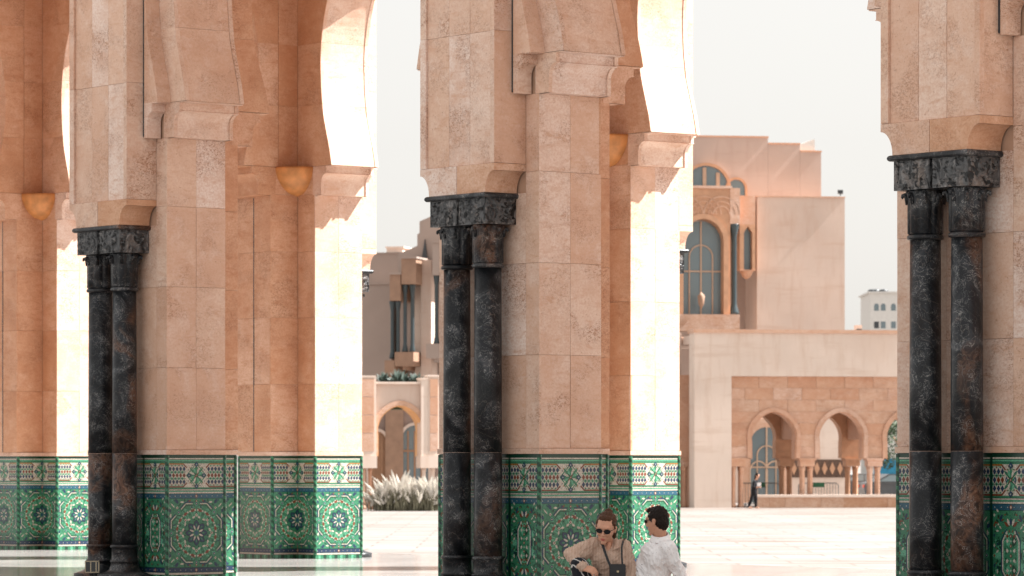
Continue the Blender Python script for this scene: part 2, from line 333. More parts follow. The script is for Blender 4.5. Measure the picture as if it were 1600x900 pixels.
def frieze(P, hw, cw=.17):
    zc = 1.535; rnd = random.Random(4)
    P.append((rect(-hw+.016, hw-.016, zc-.176, zc+.176), gW, 2)); P.append((lozenge(0, zc, cw*1.05, .185), gG, 2.3)); P.append((lozenge(0, zc, cw*.92, .165), gW, 2.6)); P.append((lozenge(0, zc, cw*.80, .145), gG, 2.8))
    for s in (-1, 1):
        for dz in (-.168, .168):
            P.append((strip((s*hw, zc+dz), (s*(cw+.05), zc+dz), .020), gR if dz < 0 else gA, 3))
            P.append((strip((s*(cw+.055), zc+dz), (s*(cw-.005), zc+dz*.66), .020), gR, 3))
            P.append((strip((s*hw, zc+dz*.88), (s*(cw+.06), zc+dz*.88), .008), gL, 3))
        nx = max(2, int(round((hw-.03-cw)/.064))); st = (hw-.03-cw)/nx
        for i in range(nx):
            x = s*(cw+.012+st*(i+.5))
            for dz, c in ((.095, gB), (0, gR if i < nx-1 or nx < 3 else gB), (-.095, gB)): P.append((lozenge(x, zc+dz, st*.44, .040), c, 4)); P.append((lozenge(x, zc+dz, .006, .008), gM if c == gB else gR, 5))
            for dz in (.0475, -.0475):
                P.append((lozenge(x+s*st*.5, zc+dz, st*.40, .030), gL, 3)); P.append((lozenge(x+s*st*.5, zc+dz, .012, .013), gD, 4))
            for dz in (.142, -.142): P.append((lozenge(x+s*st*.5, zc+dz, .014, .014), [gG, gR][i % 2], 4))
            P.append((strip((x-st*.5, zc+.0475), (x+st*.5, zc+.0475), .010), gG, 3)); P.append((strip((x-st*.5, zc-.0475), (x+st*.5, zc-.0475), .010), gG, 3))
    kx = min(1, cw/.17)
    for k in range(8):
        a = k*math.pi/4+math.pi/8; P.append((petal(0, zc, a, .03, .125*(kx if abs(math.cos(a)) > .7 else 1), .016), gW if k % 2 else gL, 3))
    for k in range(4):
        a = k*math.pi/2+math.pi/4
        P.append((petal(0, zc, a, .06, .165*(.8+.2*kx), .016), gG, 4)); P.append((strip((.018*math.cos(a), zc+.018*math.sin(a)), (.055*math.cos(a), zc+.055*math.sin(a)), .014), gD if k % 2 else gR, 5))
        a = k*math.pi/2; rx = .128*kx if k % 2 == 0 else .160
        for q, c, l in ((.040, gB, 5), (.024, gM, 6), (.010, gW, 7)): P.append((lozenge(rx*math.cos(a), zc+rx*math.sin(a), q*(kx if k % 2 == 0 else 1), q), c, l))
        P.append((lozenge(.075*math.cos(a)*kx, zc+.075*math.sin(a), .014, .018), gG, 5))
    P.append((lozenge(0, zc, .020, .020), gR, 6)); P.append((lozenge(0, zc, .008, .008), gW, 7))
    for sx in (-1, 1):
        for sz in (-1, 1):
            for q in range(5): P.append((lozenge(sx*(.035+.026*q)*kx, zc+sz*(.155-.018*q+.012*(q % 2)), .010, .011), [gR, gD, gG, gA, gB][q], 5))
def wide_panel(hw=.5):
    P = []; comb_bands(P, hw); frieze(P, hw)
    zc = .686
    P.append((rect(-hw+.02, hw-.02, .182, 1.19), gG, 1))
    rnd = random.Random(9)
    for k in range(16):
        a = k*math.pi/8+math.pi/16
        for q in (-.030, .030): P.append((petal(0, zc, a+q*2, .20, .43, .009), gL, 2))
    for sx in (-1, 1):                       # many small mirrored chips of glaze between the main figures
        for sz in (-1, 1):
            r2 = random.Random(21)
            for _ in range(46):
                x = r2.uniform(.02, hw-.04); z = r2.uniform(.02, .49); q = r2.uniform(.009, .017); an = r2.uniform(0, 3.1)
                P.append((petal(sx*x, zc+sz*z, sx*sz*an, -q*1.8, q*1.8, q*.62), r2.choice([gL, gL, gD, gB, gL, gW, gR]), 2.5))
    def octo(r, off=math.pi/8): return [(r*math.cos(k*math.pi/4+off)/math.cos(math.pi/8), zc+r*math.sin(k*math.pi/4+off)/math.cos(math.pi/8)) for k in range(8)]
    oc = octo(.452); oi_ = octo(.432); od = octo(.408)
    for k in range(8):
        for (pp, c, wd, e) in ((oc, gB, .017, .40), (oi_, gW, .013, .36), (od, gD, .010, .44)):
            a, b_ = Vector(pp[k]), Vector(pp[(k+1) % 8])
            P.append((strip(tuple(a), tuple(a+(b_-a)*e*.9), wd), c, 3)); P.append((strip(tuple(b_), tuple(b_+(a-b_)*e*.9), wd), c, 3))
        m_ = (Vector(oi_[k])+Vector(oi_[(k+1) % 8]))/2
        for q, c, l in ((.036, gL, 4), (.026, gB, 5), (.010, gW, 6)): P.append((lozenge(m_.x, m_.y, q, q), c, l))
    for k in range(16):
        a = k*math.pi/8+math.pi/16
        r = .335; x, z = r*math.cos(a), zc+r*math.sin(a)
        P.append((lozenge(x, z, .024, .060, a), gR, 4))
        for q in (-1, 1):
            aa = a+q*.13; P.append((lozenge(.338*math.cos(aa), zc+.338*math.sin(aa), .017, .017), gW, 5))
        aa = a+math.pi/16; P.append((lozenge(.30*math.cos(aa), zc+.30*math.sin(aa), .014, .014), gD, 5))
        r = .235; aa = a
        P.append((petal(r*math.cos(aa), zc+r*math.sin(aa), aa+1.2*(1 if k % 2 else -1), -.032, .032, .015), gW, 4))
        P.append((lozenge(.205*math.cos(aa), zc+.205*math.sin(aa), .014, .014), gD, 4))
    for k in range(8):
        a = k*math.pi/4
        P.append((petal(0, zc, a, .060, .195, .050), gD, 4)); P.append((petal(0, zc, a, .066, .186, .040), gB, 5)); P.append((petal(0, zc, a, .09, .15, .012), gG, 6))
        a += math.pi/8
        P.append((petal(0, zc, a, .045, .125, .014), gW, 5)); P.append((lozenge(.265*math.cos(a-math.pi/8), zc+.265*math.sin(a-math.pi/8), .026, .026), gW, 4)); P.append((lozenge(.265*math.cos(a-math.pi/8), zc+.265*math.sin(a-math.pi/8), .012, .012), gR, 5))
    P.append(([(.035*math.cos(t*math.pi/5), zc+.035*math.sin(t*math.pi/5)) for t in range(10)], gM, 6))
    for sx in (-1, 1):
        for sz in (-1, 1):
            a = math.atan2(sz, sx)
            for da, c in ((-.16, gB), (.16, gB), (0, gW)):
                P.append((petal(0, zc, a+da, .53, .62, .024 if c == gB else .009), c, 3))
            P.append((lozenge(sx*.33, zc+sz*.37, .022, .022), gW, 3)); P.append((lozenge(sx*.33, zc+sz*.37, .010, .010), gR, 4))
            P.append((petal(sx*.24, zc+sz*.455, 0 if sx > 0 else math.pi, -.03, .04, .013), gW, 3)); P.append((petal(sx*.44, zc+sz*.25, math.pi/2, -.03, .04, .012), gW, 3))
            P.append((lozenge(sx*.14, zc+sz*.475, .018, .018), gB, 3)); P.append((lozenge(sx*.465, zc+sz*.14, .014, .02), gB, 3))
    for sz in (-1, 1): P.append((lozenge(0, zc+sz*.47, .02, .024), gR, 4)); P.append((lozenge(0, zc+sz*.47, .009, .011), gW, 5))
    return P
def narrow_panel(hw=.31):
    P = []; comb_bands(P, hw); frieze(P, hw, .09)
    zc = .686
    P.append((rect(-hw+.02, hw-.02, .182, 1.19), gG, 1))
    for k in range(10): P.append((petal(0, zc, k*math.pi/5, .1, .30, .04), gL if k % 2 else gD, 2))
    for sx in (-1, 1):
        for sz in (-1, 1):
            r2 = random.Random(33)
            for _ in range(40):
                x = r2.uniform(.02, hw-.03); z = r2.uniform(.02, .49); q = r2.uniform(.009, .016); an = r2.uniform(0, 3.1)
                P.append((petal(sx*x, zc+sz*z, sx*sz*an, -q*1.8, q*1.8, q*.62), r2.choice([gL, gL, gD, gB, gD, gW, gR]), 2.5))
    for hw2, hh, c, wd in ((.150, .30, gB, .015), (.130, .275, gW, .018), (.110, .25, gL, .012)):
        q = [(-hw2, zc-hh*.6), (-hw2*.45, zc-hh), (hw2*.45, zc-hh), (hw2, zc-hh*.6), (hw2, zc+hh*.6), (hw2*.45, zc+hh), (-hw2*.45, zc+hh), (-hw2, zc+hh*.6)]
        for i in range(8):
            if i % 2 == 0 or i in (3, 7): P.append((strip(q[i], q[(i+1) % 8], wd), c, 3))
    for i in range(-4, 5):
        z = zc+i*.055; P.append((lozenge(0, z, .020, .024), gR if i % 2 == 0 else gL, 4)); P.append((lozenge(0, z, .009, .011), gW, 5))
        if abs(i) in (1, 3, 4):
            for s in (-1, 1): P.append((lozenge(s*.055, z, .022, .024), gW if i % 2 else gR, 4)); P.append((lozenge(s*.085, z+.02, .010, .012), gD, 4))
    for s in (-1, 1):
        for i in range(9):
            z = .23+i*.114
            P.append((lozenge(s*.265, z, .017, .022), [gB, gR, gW][i % 3], 3)); P.append((petal(s*.215, z+.05, s*(.8+.4*i), -.026, .026, .012), [gW, gD][i % 2], 3))
        for sz in (-1, 1):
            for k in range(3): P.append((petal(0, zc+sz*.29, sz*math.pi/2+s*.42*k, .05, .14, .018), [gB, gW, gR][k], 3))
            P.append((petal(s*.16, zc+sz*.42, sz*math.pi/2+s*.5, -.04, .05, .018), gB, 3)); P.append((lozenge(s*.09, zc+sz*.46, .014, .014), gR, 4)); P.append((lozenge(s*.2, zc+sz*.35, .014, .014), gW, 4))
    return P
def clip_half(P, hw, side):
    """right half (x>0) or left half, shifted so that it is centred"""
    out = []
    for pts, c, l in P:
        q = []
        n_ = len(pts)
        for i in range(n_):
            a, b_ = pts[i], pts[(i+1) % n_]
            ia, ib = a[0]*side >= 0, b_[0]*side >= 0
            if ia: q.append(a)
            if ia != ib:
                t = a[0]/(a[0]-b_[0]); q.append((0, a[1]+(b_[1]-a[1])*t))
        if len(q) > 2: out.append(([(x-side*hw/2, z) for x, z in q], c, l))
    return out
def panel_mesh(P, hw):
    b = MB()
    for pts, c, l in P:
        b.add([(max(-hw, min(hw, x)), -.0012*l, z) for x, z in pts], [list(range(len(pts)))], c)
    return b.mesh('mosaic_tiles', GZ)
WP = wide_panel(); NP_ = narrow_panel()
PM = {'wide': (panel_mesh(WP, .5), .5), 'narrow': (panel_mesh(NP_, .31), .31),
      'half_r': (panel_mesh(clip_half(WP, .5, 1), .25), .25), 'half_l': (panel_mesh(clip_half(WP, .5, -1), .25), .25)}
bb = MB(); bb.box(-.5, .5, 0, .03, 0, HD); PB = bb.mesh('dado_panel', 'glaze_green_dark')
def dado(parent, A, ang, L, kind):
    d = Vector((math.cos(ang), math.sin(ang))); p = Vector(A)+d*(L/2)
    o = link('dado_panel', PB, parent, (p.x, p.y, 0), ang, (L-.006, 1, 1))
    me, hw = PM[kind]
    t = link('mosaic_tiles', me, o, (0, -.0005, 0), 0, ((L-.012)/(2*hw)/(L-.006), 1, 1)); t['kind'] = 'stuff'
    nn = Vector((math.sin(ang), -math.cos(ang)))
    q = p+nn*.0
    b_ = MB(); b_.box(-L/2-.018, L/2+.018, -.02, .03, HD+.001, HD+.07)
    c = link('dado_cap', slab_mesh(L+.036, .07, .05, 'travertine'), parent, (p.x+nn.x*.02, p.y+nn.y*.02, HD+.036), ang)
# braided corner post
def rope_mesh():
    b_ = MB(); seg = 12; nz = 90
    vs = []; r0 = .031
    for j in range(nz+1):
        z = .07+(HD-.08)*j/nz
        for i in range(seg):
            a = 2*math.pi*i/seg; vs.append((r0*math.cos(a), r0*math.sin(a), z))
    for j in range(nz):
        for i in range(seg):
            k = (i+1) % seg
            ph = (j*.36+i/seg*2) % 2
            b_.add([vs[j*seg+i], vs[j*seg+k], vs[(j+1)*seg+k], vs[(j+1)*seg+i]], [(0, 1, 2, 3)], 0 if ph < 1.0 else 1)
    return b_.mesh('corner_braid', ['glaze_green', 'glaze_green_dark'])
ROPE = rope_mesh()
# ------------------------------------------------------------ pier
def cav(x0, x1, z0, z1, n=8):       # cavetto: vertical at the foot, flaring out at the top
    return [(x0+(x1-x0)*(1-math.cos(t)), z0+(z1-z0)*math.sin(t)) for t in [math.pi/2*i/n for i in range(n+1)]]
def carved_block(x0, x1, y0, y1, z0, z1, seed):
    b_ = MB(); nx, nz = 22, 16
    def disp(p, q):
        e = min(p, 1-p, q, 1-q)
        if e <= 0: return -.012
        k = min(1, e/.10)
        v = math.sin((p*5+noise.noise(Vector((p*4, q*4, seed)))*2.2)*math.pi*1.6)*math.cos((q*2.2+noise.noise(Vector((p*3+9, q*3, seed)))*1.6)*math.pi*1.3)
        return k*(.036*v+.020*noise.noise(Vector((p*9, q*9, seed+3)))+.004)
    def grid(fn):
        vs = [fn(i/nx, j/nz, disp(i/nx, j/nz)) for j in range(nz+1) for i in range(nx+1)]
        fs = [(j*(nx+1)+i, j*(nx+1)+i+1, (j+1)*(nx+1)+i+1, (j+1)*(nx+1)+i) for j in range(nz) for i in range(nx)]
        b_.add(vs, fs, 0, True)
    X = lambda p: x0+(x1-x0)*p; Y = lambda p: y0+(y1-y0)*p; Z = lambda q: z0+(z1-z0)*q
    grid(lambda p, q, d: (X(p), y0-d, Z(q))); grid(lambda p, q, d: (x1+d, Y(p), Z(q))); grid(lambda p, q, d: (x0-d, Y(1-p), Z(q)))
    b_.box(x0+.004, x1-.004, y0+.004, y1, z0-.001, z1+.001)
    return b_.mesh('carved_block', 'carved_marble')
ZS = [HD+.073, 3.12, 4.31, 5.49, HB]
def build_pier(loc, rz, label, group):
    e = empty('arcade_pier', loc, rz, label, 'pier', group)
    t = .03
    c = MB(); c.box(-BH+t, BH-t, t, BT-t, 0, HR+.02); c.box(-PH+t, PH-t, BT-.1, BT+PD-t, 0, HR+.02)
    c.build('pier_core', 'mortar', e)
    pi = math.pi
    # dado
    dado(e, (-BH, 0), 0, .62, 'narrow'); dado(e, (-BH+.62, 0), 0, 2*BH-1.24, 'wide'); dado(e, (BH-.62, 0), 0, .62, 'narrow')
    dado(e, (BH, 0), pi/2, BT, 'wide'); dado(e, (-BH, BT), -pi/2, BT, 'wide')
    nl = BH-PH
    dado(e, (BH, BT), pi, nl, 'half_l'); dado(e, (PH, BT), pi/2, PD, 'half_r')
    dado(e, (-PH, BT), pi, nl, 'half_r'); dado(e, (-PH, BT+PD), -pi/2, PD, 'half_l')
    dado(e, (PH, BT+PD), pi, 2*PH, 'wide')
    for x, y in ((BH, 0), (-BH, 0), (BH, BT), (-BH, BT), (PH, BT+PD), (-PH, BT+PD)):
        link('corner_braid', ROPE, e, (x-.012*(1 if x > 0 else -1), y+(.012 if y < .1 else -.012), 0))
    # stone cladding
    zl = ZS
    for s in (0, 1):
        clad(e, (BW, 0) if s else (-BH, 0), 0, BH-BW, zl)
    clad(e, (-BW, 0), 0, 2*BW, ZS[:3]+[HA], 3)
    clad(e, (BH, 0), pi/2, BT, zl, 2); clad(e, (-BH, BT), -pi/2, BT, zl, 2)
    zi = [HD+.073, 3.12, 4.31, 5.49, HB+.02, HR]
    clad(e, (BH, BT), pi, nl, zi, 1, mat='travertine_warm_shade'); clad(e, (-PH, BT), pi, nl, zi, 1, mat='travertine_warm_shade')
    clad(e, (PH, BT), pi/2, PD+.03, zi, 1, mat='travertine_warm_shade'); clad(e, (-PH, BT+PD+.03), -pi/2, PD+.03, zi, 1, mat='travertine_warm_shade')
    clad(e, (PH, BT+PD+.03), pi, 2*PH, zi, 2, mat='travertine_warm_shade', cuts=[0, .487, 1]) 
    gm = MB(); gm.box(-.012, .012, BT+PD-.0, BT+PD+.034, HD+.08, HB-.02); gm.build('joint_strip', 'dark_stone', e)  # dark strip stands in for the shadow in the slot joint
    # block over the columns
    c = MB(); c.box(-BW+t, BW-t, -BD+.055, .05, HP-.05, 13.5); c.build('pier_head_core', 'mortar', e)
    br = .125; zh = [HP, 7.30, 8.9, 10.4, 12.0, 13.5]
    clad(e, (-BW, -BD), 0, br, zh, 1, t=.07); clad(e, (BW-.085, -BD), 0, .085, zh, 1, t=.07)
    clad(e, (-BW+br, -BD+.035), 0, 2*BW-br-.085, zh, t=.04, cuts=[0, .335, .66, 1])
    clad(e, (BW, -BD), pi/2, BD, zh, 1); clad(e, (-BW, 0), -pi/2, BD, zh, 1)
    # neck with cavetto sides, two stones
    pr = cav(.605, BW, HA, 5.50); pr = [(0.004, HA)]+pr+[(BW, HP-.003), (0.004, HP-.003)]
    for s in (1, -1):
        MB().prism([(s*x, z) for x, z in pr], -BD, .0, 'y').build('neck_stone', 'travertine_warm_shade' if s > 0 else 'travertine', e)
    # corbels
    def corb(xa, xb, xf, xr):
        return [(xa, HB), (xb, HB), (xb, HB+.22)]+cav(xb, xf, HB+.22, HB+.375)[1:]+[(xf-.02, HB+.385), (xf-.02, HR-.012), (xr-.03, HR-.010), (xr-.03, HR), (xa, HR)]
    for s in (1, -1):
        o = MB().prism([(s*x, z) for x, z in corb(1.0, 1.26, 1.43, 1.59)], 0.002, BT-.002, 'y').build('corbel', 'travertine', e)
        for y in (.0, BT-.055):      # raised end mouldings of the corbel
            MB().prism([(s*(x+.018), z) for x, z in corb(1.0, 1.26, 1.43, 1.565)], y-.003, y+.058, 'y').build('corbel_moulding', 'travertine', o)
        MB().prism([(s*x, z) for x, z in corb(BW+.04, .92, 1.058, 1.205)], -.24, -.002, 'y').build('corbel', 'travertine', e)
    d = BT+PD
    q = corb(d-.1, d+.275, d+.442, d+.61)
    o = MB().prism(q, -PH+.0, PH-.0, 'x').build('corbel', 'travertine_warm_shade', e)
    for x in (-PH-.003, PH-.055): MB().prism([(y+.018, z) for y, z in corb(d-.1, d+.275, d+.442, d+.585)], x, x+.058, 'x').build('corbel_moulding', 'travertine_warm_shade', o)
    # abacus: moulded slab and two carved blocks
    b_ = MB(); r = .036; pts = []
    for i in range(9):
        a = -math.pi/2+math.pi*i/8; pts.append((r*math.cos(a), r*math.sin(a)))
    x1, y0 = .605, -BD
    ring = []
    for dx, dz in pts: ring.append([(-x1-dx-.01, 0.02, HA-r+dz), (-x1-dx-.01, y0-dx-.01, HA-r+dz), (x1+dx+.01, y0-dx-.01, HA-r+dz), (x1+dx+.01, 0.02, HA-r+dz)])
    vs = [p for rg in ring for p in rg]
    b_.add(vs, [(j*4+i, j*4+i+1, (j+1)*4+i+1, (j+1)*4+i) for j in range(8) for i in range(3)], 0, False)
    b_.add(ring[0], [(0, 1, 2, 3)]); b_.add(ring[-1], [(0, 1, 2, 3)])
    b_.build('abacus_slab', 'black_marble', e)
    for s in (-1, 1):
        xa, xb = (.025, .60) if s > 0 else (-.60, -.025)
        link('carved_block', carved_block(xa, xb, -BD+.01, .005, 4.82, 5.15, s*5+2.5+loc[0]*.01), e)
    # columns
    for s in (-1, 1): 
        cx, cy = s*.335, -.262
        cm = MB()
        cm.lathe([(.183, .50), (.184, 1.0), (.183, 1.857)], cx, cy, 32)
        o = cm.build('marble_column', 'black_marble', e)
        MB().lathe([(.183, 1.861), (.182, 2.6), (.176, 4.26)], cx, cy, 32).build('column_shaft', 'black_marble', o)
        b_ = MB()
        prof = [(.40, .0), (.40, .075), (.36, .085), (.29, .105), (.235, .14), (.205, .20), (.198, .245), (.212, .25), (.216, .265), (.212, .28), (.195, .285), (.192, .33), (.190, .46), (.205, .465), (.214, .485), (.205, .505), (.186, .51)]
        b_.lathe(prof, cx, cy, 32); b_.build('column_base', 'black_marble', o)
        b_ = MB()
        b_.lathe([(.176, 4.255), (.205, 4.262), (.213, 4.285), (.205, 4.308), (.180, 4.315)], cx, cy, 28)
        b_.lathe([(.178, 4.315), (.196, 4.33), (.197, 4.70), (.215, 4.80), (.20, 4.825)], cx, cy, 64, mod=lambda a, z: 1+.13*abs(math.cos(4*a))**.6-.09)
        for k in range(8):
            a = k*math.pi/4+math.pi/8*0
            ca, sa = math.cos(a), math.sin(a)
            b_.tube([(cx+ca*rr-sa*0, cy+sa*rr, z) for rr, z in ((.196, 4.66), (.212, 4.74), (.236, 4.775), (.256, 4.765), (.262, 4.742), (.250, 4.732))], .030, 8, 0, .014)
        b_.build('capital', 'black_marble', o)
    return e
# ------------------------------------------------------------ arches
HALF = DU/2; ZC = 8.8; RC = HALF-1.245
TAB = [(7.0, 1.59), (7.28, 1.53), (7.5, 1.46), (7.67, 1.405), (7.95, 1.325), (8.36, 1.268), (8.8, 1.245)]
def uz(z, off=0.0, half=HALF, rc=RC, sh=0.0):
    if z >= ZC:
        r = rc+off; return half-math.sqrt(max(0, r*r-(z-ZC)**2))
    for (za, ua), (zb, ub) in zip(TAB, TAB[1:]):
        if z <= zb+1e-9: return ua+(ub-ua)*(z-za)/(zb-za)-off+sh
    return TAB[-1][1]-off+sh
def outline(half, rc, off, sh, x_end):
    L = []
    for z in [7.0, 7.14, 7.28, 7.39, 7.5, 7.585, 7.67, 7.81, 7.95, 8.15, 8.36, 8.58]: L.append((-(half-uz(z, off, half, rc, sh)), z))
    n = 26; r = rc+off
    for i in range(n+1):
        a = math.pi-math.pi/2*i/n; L.append((r*math.cos(a), ZC+r*math.sin(a)*(1+.03*math.sin(math.pi/2*i/n)**8)))
    right = [(-x, z) for x, z in L[:-1]][::-1]
    return [(-x_end, 7.0)]+L+right+[(x_end, 7.0), (x_end, 13.5), (-x_end, 13.5)]
ROWS = [HR+.006, 8.1, 9.2, 10.3, 11.2]
def poly_slab(parent, pts, y, side, mat='travertine', axis='y', t=.03, name='stone_slab'):
    a, b_ = (y, y+t) if side < 0 else (y-t, y)
    return MB().prism(pts, a, b_, axis).build(name, mat, parent)
def samples(z0, z1, n=7): return [z0+(z1-z0)*i/n for i in range(n+1)]
def row_arch(loc, rz, label, group, detail=True):
    e = empty('horseshoe_arch', loc, rz, label, 'arch', group)
    t = .03 if detail else 0
    MB().prism(outline(HALF, RC, .032 if detail else 0, 0, HALF-.004), t, BT-t, 'y').build('arch_wall', 'mortar' if detail else 'travertine', e)
    MB().prism(outline(HALF, RC, .385, 0, HALF-BW-.04), -.24, -.0 if not detail else -.002, 'y').build('outer_arch_ring', 'travertine', e)
    if detail:
        for s in (-1, 1):
            X = lambda u_: s*(HALF-u_)
            MB().box(min(X(BW+.041), X(BW+.001)), max(X(BW+.041), X(BW+.001)), -.237, -.01, HB+.02, 13.4).build('joint_strip', 'dark_stone', e)
            for z0, z1 in zip(ROWS, ROWS[1:]):
                zz = samples(z0+G, z1-G)
                # front ring face
                poly_slab(e, [(X(uz(z, .40)), z) for z in zz]+[(X(uz(z)-.002), z) for z in zz[::-1]], 0+random.uniform(-.002, .002), -1)
                # inner face towards the gallery, two stones wide when broad
                lo = PH+.003
                ue = [uz(z)-.002 for z in zz]
                poly_slab(e, [(X(lo), zz[0])]+[(X(u_), z) for u_, z in zip(ue, zz)]+[(X(lo), zz[-1])], BT+random.uniform(-.002, .002), 1, 'travertine_warm_shade')
                # soffit stone: recessed panel and two edge mouldings
                for (ya, yb, o_) in ((.075, BT-.075, .010), (.006, .071, 0), (BT-.071, BT-.006, 0)):
                    cu = [(uz(z)-o_, z) for z in zz]
                    pts = [(X(u_), z) for u_, z in cu]+[(X(u_-.05), z) for u_, z in cu[::-1]]
                    ob = MB().prism(pts, ya, yb, 'y', 0).build('soffit_stone' if o_ else 'soffit_moulding', 'travertine', e)
    return e
YC = (BT+PD+W2)/2; HC = YC-BT; RX = YC-(BT+PD)-.27
def cross_arch(loc, rz, label, group, detail=True):
    """spans the gallery from a front pier (y=BT) to a rear pier"""
    e = empty('cross_arch', loc, rz, label, 'arch', group)
    hx = W2+PD-YC
    sh = (BT+PD+.10)-BH-(YC-HC)          # table offset for this springing, measured from the wall plane
    def vy(z):
        if z >= ZC: return YC-math.sqrt(max(0, RX*RX-(z-ZC)**2))
        return (BT+PD+.104)+(uz(z)-BH)
    L = [(vy(z)-YC, z) for z in [7.0, 7.14, 7.28, 7.39, 7.5, 7.585, 7.67, 7.81, 7.95, 8.15, 8.36, 8.58]]
    n = 24
    for i in range(n+1):
        a = math.pi-math.pi/2*i/n; L.append((RX*math.cos(a), ZC+RX*math.sin(a)))
    pts = [(-hx, 7.0)]+L+[(-x, z) for x, z in L[:-1]][::-1]+[(hx, 7.0), (hx, 13.5), (-hx, 13.5)]
    t = .03 if detail else 0
    MB().prism([(YC+x, z) for x, z in pts], -PH+t, PH-t, 'x').build('arch_wall', 'travertine_warm_shade', e)
    if detail:
        for end in (0, 1):
            Y = (lambda y: y) if end == 0 else (lambda y: 2*YC-y)
            y0 = BT+.0 if end == 0 else BT+.0
            for z0, z1 in zip(ROWS, ROWS[1:]):
                zz = samples(z0+G, z1-G)
                for sx in (1, -1):
                    mid = BT+.42
                    poly_slab(e, [(Y(y0+.003), zz[0]), (Y(mid-.004), zz[0]), (Y(mid-.004), zz[-1]), (Y(y0+.003), zz[-1])], sx*PH, sx, 'travertine_warm_shade', 'x')
                    poly_slab(e, [(Y(mid+.004), zz[0])]+[(Y(vy(z)-.002), z) for z in zz]+[(Y(mid+.004), zz[-1])], sx*PH+random.uniform(-.002, .002), sx, 'travertine_warm_shade', 'x')
    return e
RZ = -TH
def uw(i, w_, u_=0): 
    p = P0+U*(i*DU+u_)+W*w_; return (p.x, p.y, 0)
OUT2 = W2+PD+BT
G1 = 'front row arcade piers'; G2 = 'rear row arcade piers'
build_pier(uw(1, 0), RZ, 'nearest front pier at the right edge, pink stone over twin black marble columns', G1)
build_pier(uw(0, 0), RZ, 'front pier in the middle with brown veined twin columns, behind the seated couple', G1)
build_pier(uw(-1, 0), RZ, 'front pier on the left with twin black columns flaring onto a plinth with a socket', G1)
build_pier(uw(-1, OUT2), RZ+math.pi, 'rear pier with sunlit white side just right of the seated man', G2)
build_pier(uw(-2, OUT2), RZ+math.pi, 'rear pier with one sunlit side between the left and middle front piers', G2)
build_pier(uw(-3, OUT2), RZ+math.pi, 'farthest rear pier at the left edge behind the left front columns', G2)
# plain piers that stand outside the picture and carry the rest of the roof
def plain_pier(loc, rz, label):
    b_ = MB(); b_.box(-BH, BH, 0, BT, 0, HR); b_.box(-PH, PH, BT-.01, BT+PD, 0, HR-.002); b_.box(-BW, BW, -BD, .05, HA, 13.5)
    for s in (-1, 1): b_.lathe([(.19, 0), (.18, HA)], s*.335, -.26, 16)
    e = b_.build('arcade_pier', 'travertine', None, loc, rz); tag(e, label, 'pier', 'piers outside the picture'); return e
for i in (-3, -2, 2): plain_pier(uw(i, 0), RZ, {-3: 'front row arcade pier second beyond the left picture edge', -2: 'front row arcade pier just beyond the left picture edge', 2: 'front row arcade pier beyond the right picture edge'}[i])
for i in (0, 1, 2): plain_pier(uw(i, OUT2), RZ+math.pi, {0: 'rear row arcade pier just beyond the right picture edge', 1: 'rear row arcade pier second beyond the right picture edge', 2: 'rear row arcade pier third beyond the right picture edge'}[i])
names1 = {-2: 'horseshoe arch springing from the left side of the left front pier', -1: 'horseshoe arch between the left and middle front piers', 0: 'horseshoe arch between the middle and right front piers', 1: 'horseshoe arch leaving the right front pier towards the right'}
for i in range(-3, 3):
    d_ = i in names1
    row_arch(uw(i, 0, HALF), RZ, names1.get(i, 'front row horseshoe arch beyond the left picture edge' if i < 0 else 'front row horseshoe arch beyond the right picture edge'), 'front row arches', d_)
names2 = {-3: 'rear arch springing from the farthest rear pier at left', -2: 'rear horseshoe arch whose sunlit soffit shows above the middle rear pier', -1: 'rear horseshoe arch with sunlit soffit right of the middle front pier', -4: 'rear arch leaving the farthest rear pier to the left'}
for i in range(-4, 2):
    row_arch(uw(i, OUT2, HALF), RZ+math.pi, names2.get(i, 'rear row horseshoe arch beyond the right picture edge' if i < 1 else 'rear row horseshoe arch farthest beyond the right picture edge'), 'rear row arches', i in names2)
namesx = {-3: 'cross arch springing from the farthest rear pier at the left edge', -2: 'cross arch springing towards the viewer from the rear pier left of centre', -1: 'cross arch leaving the back of the left front pier', 0: 'cross arch leaving the back of the middle front pier', 1: 'cross arch leaving the back of the right front pier'}
for i in range(-3, 3):
    cross_arch(uw(i, 0), RZ, namesx.get(i, 'cross arch over the gallery outside the picture'), 'cross arches over the gallery', i in namesx)
# ceiling
b_ = MB(); b_.box(-4*DU, 4*DU, -.9, OUT2+.9, 13.5, 14.1); tag(b_.build('ceiling', 'travertine_warm_shade', None, uw(0, 0), RZ), kind='structure')
b_ = MB(); b_.box(-4*DU, 4*DU, -.6, OUT2+.6, 14.105, 16.4); tag(b_.build('attic_shade_block', 'travertine', None, uw(0, 0), RZ), 'unseen block added above the arches to shade the seated couple', 'wall')  # mass out of view, added to keep sun off the couple
# sconces
sb = MB(); prof = []
for i in range(13):
    t = i/12; z = 6.49+.51*t; prof.append((.01+.47*math.sin(math.pi/2*t)**.52, z))
sb.lathe(prof+[(.44, 7.0), (.40, 6.9)], 0, 0, 20, a0=-math.pi/2-.0, a1=0)
sm_ = sb.mesh('wall_sconce', 'amber_stone')
for k, lab in ((-1, 'amber bowl sconce half hidden behind the middle front pier'), (-2, 'amber bowl sconce in the corner of the rear pier left of centre'), (-3, 'amber bowl sconce at the left edge in the farthest rear pier')):
    o = link('wall_sconce', sm_, None, uw(k, W2+PD-.002, PH+.002), RZ)
    tag(o, lab, 'wall lamp', 'amber bowl sconces in the pier corners')
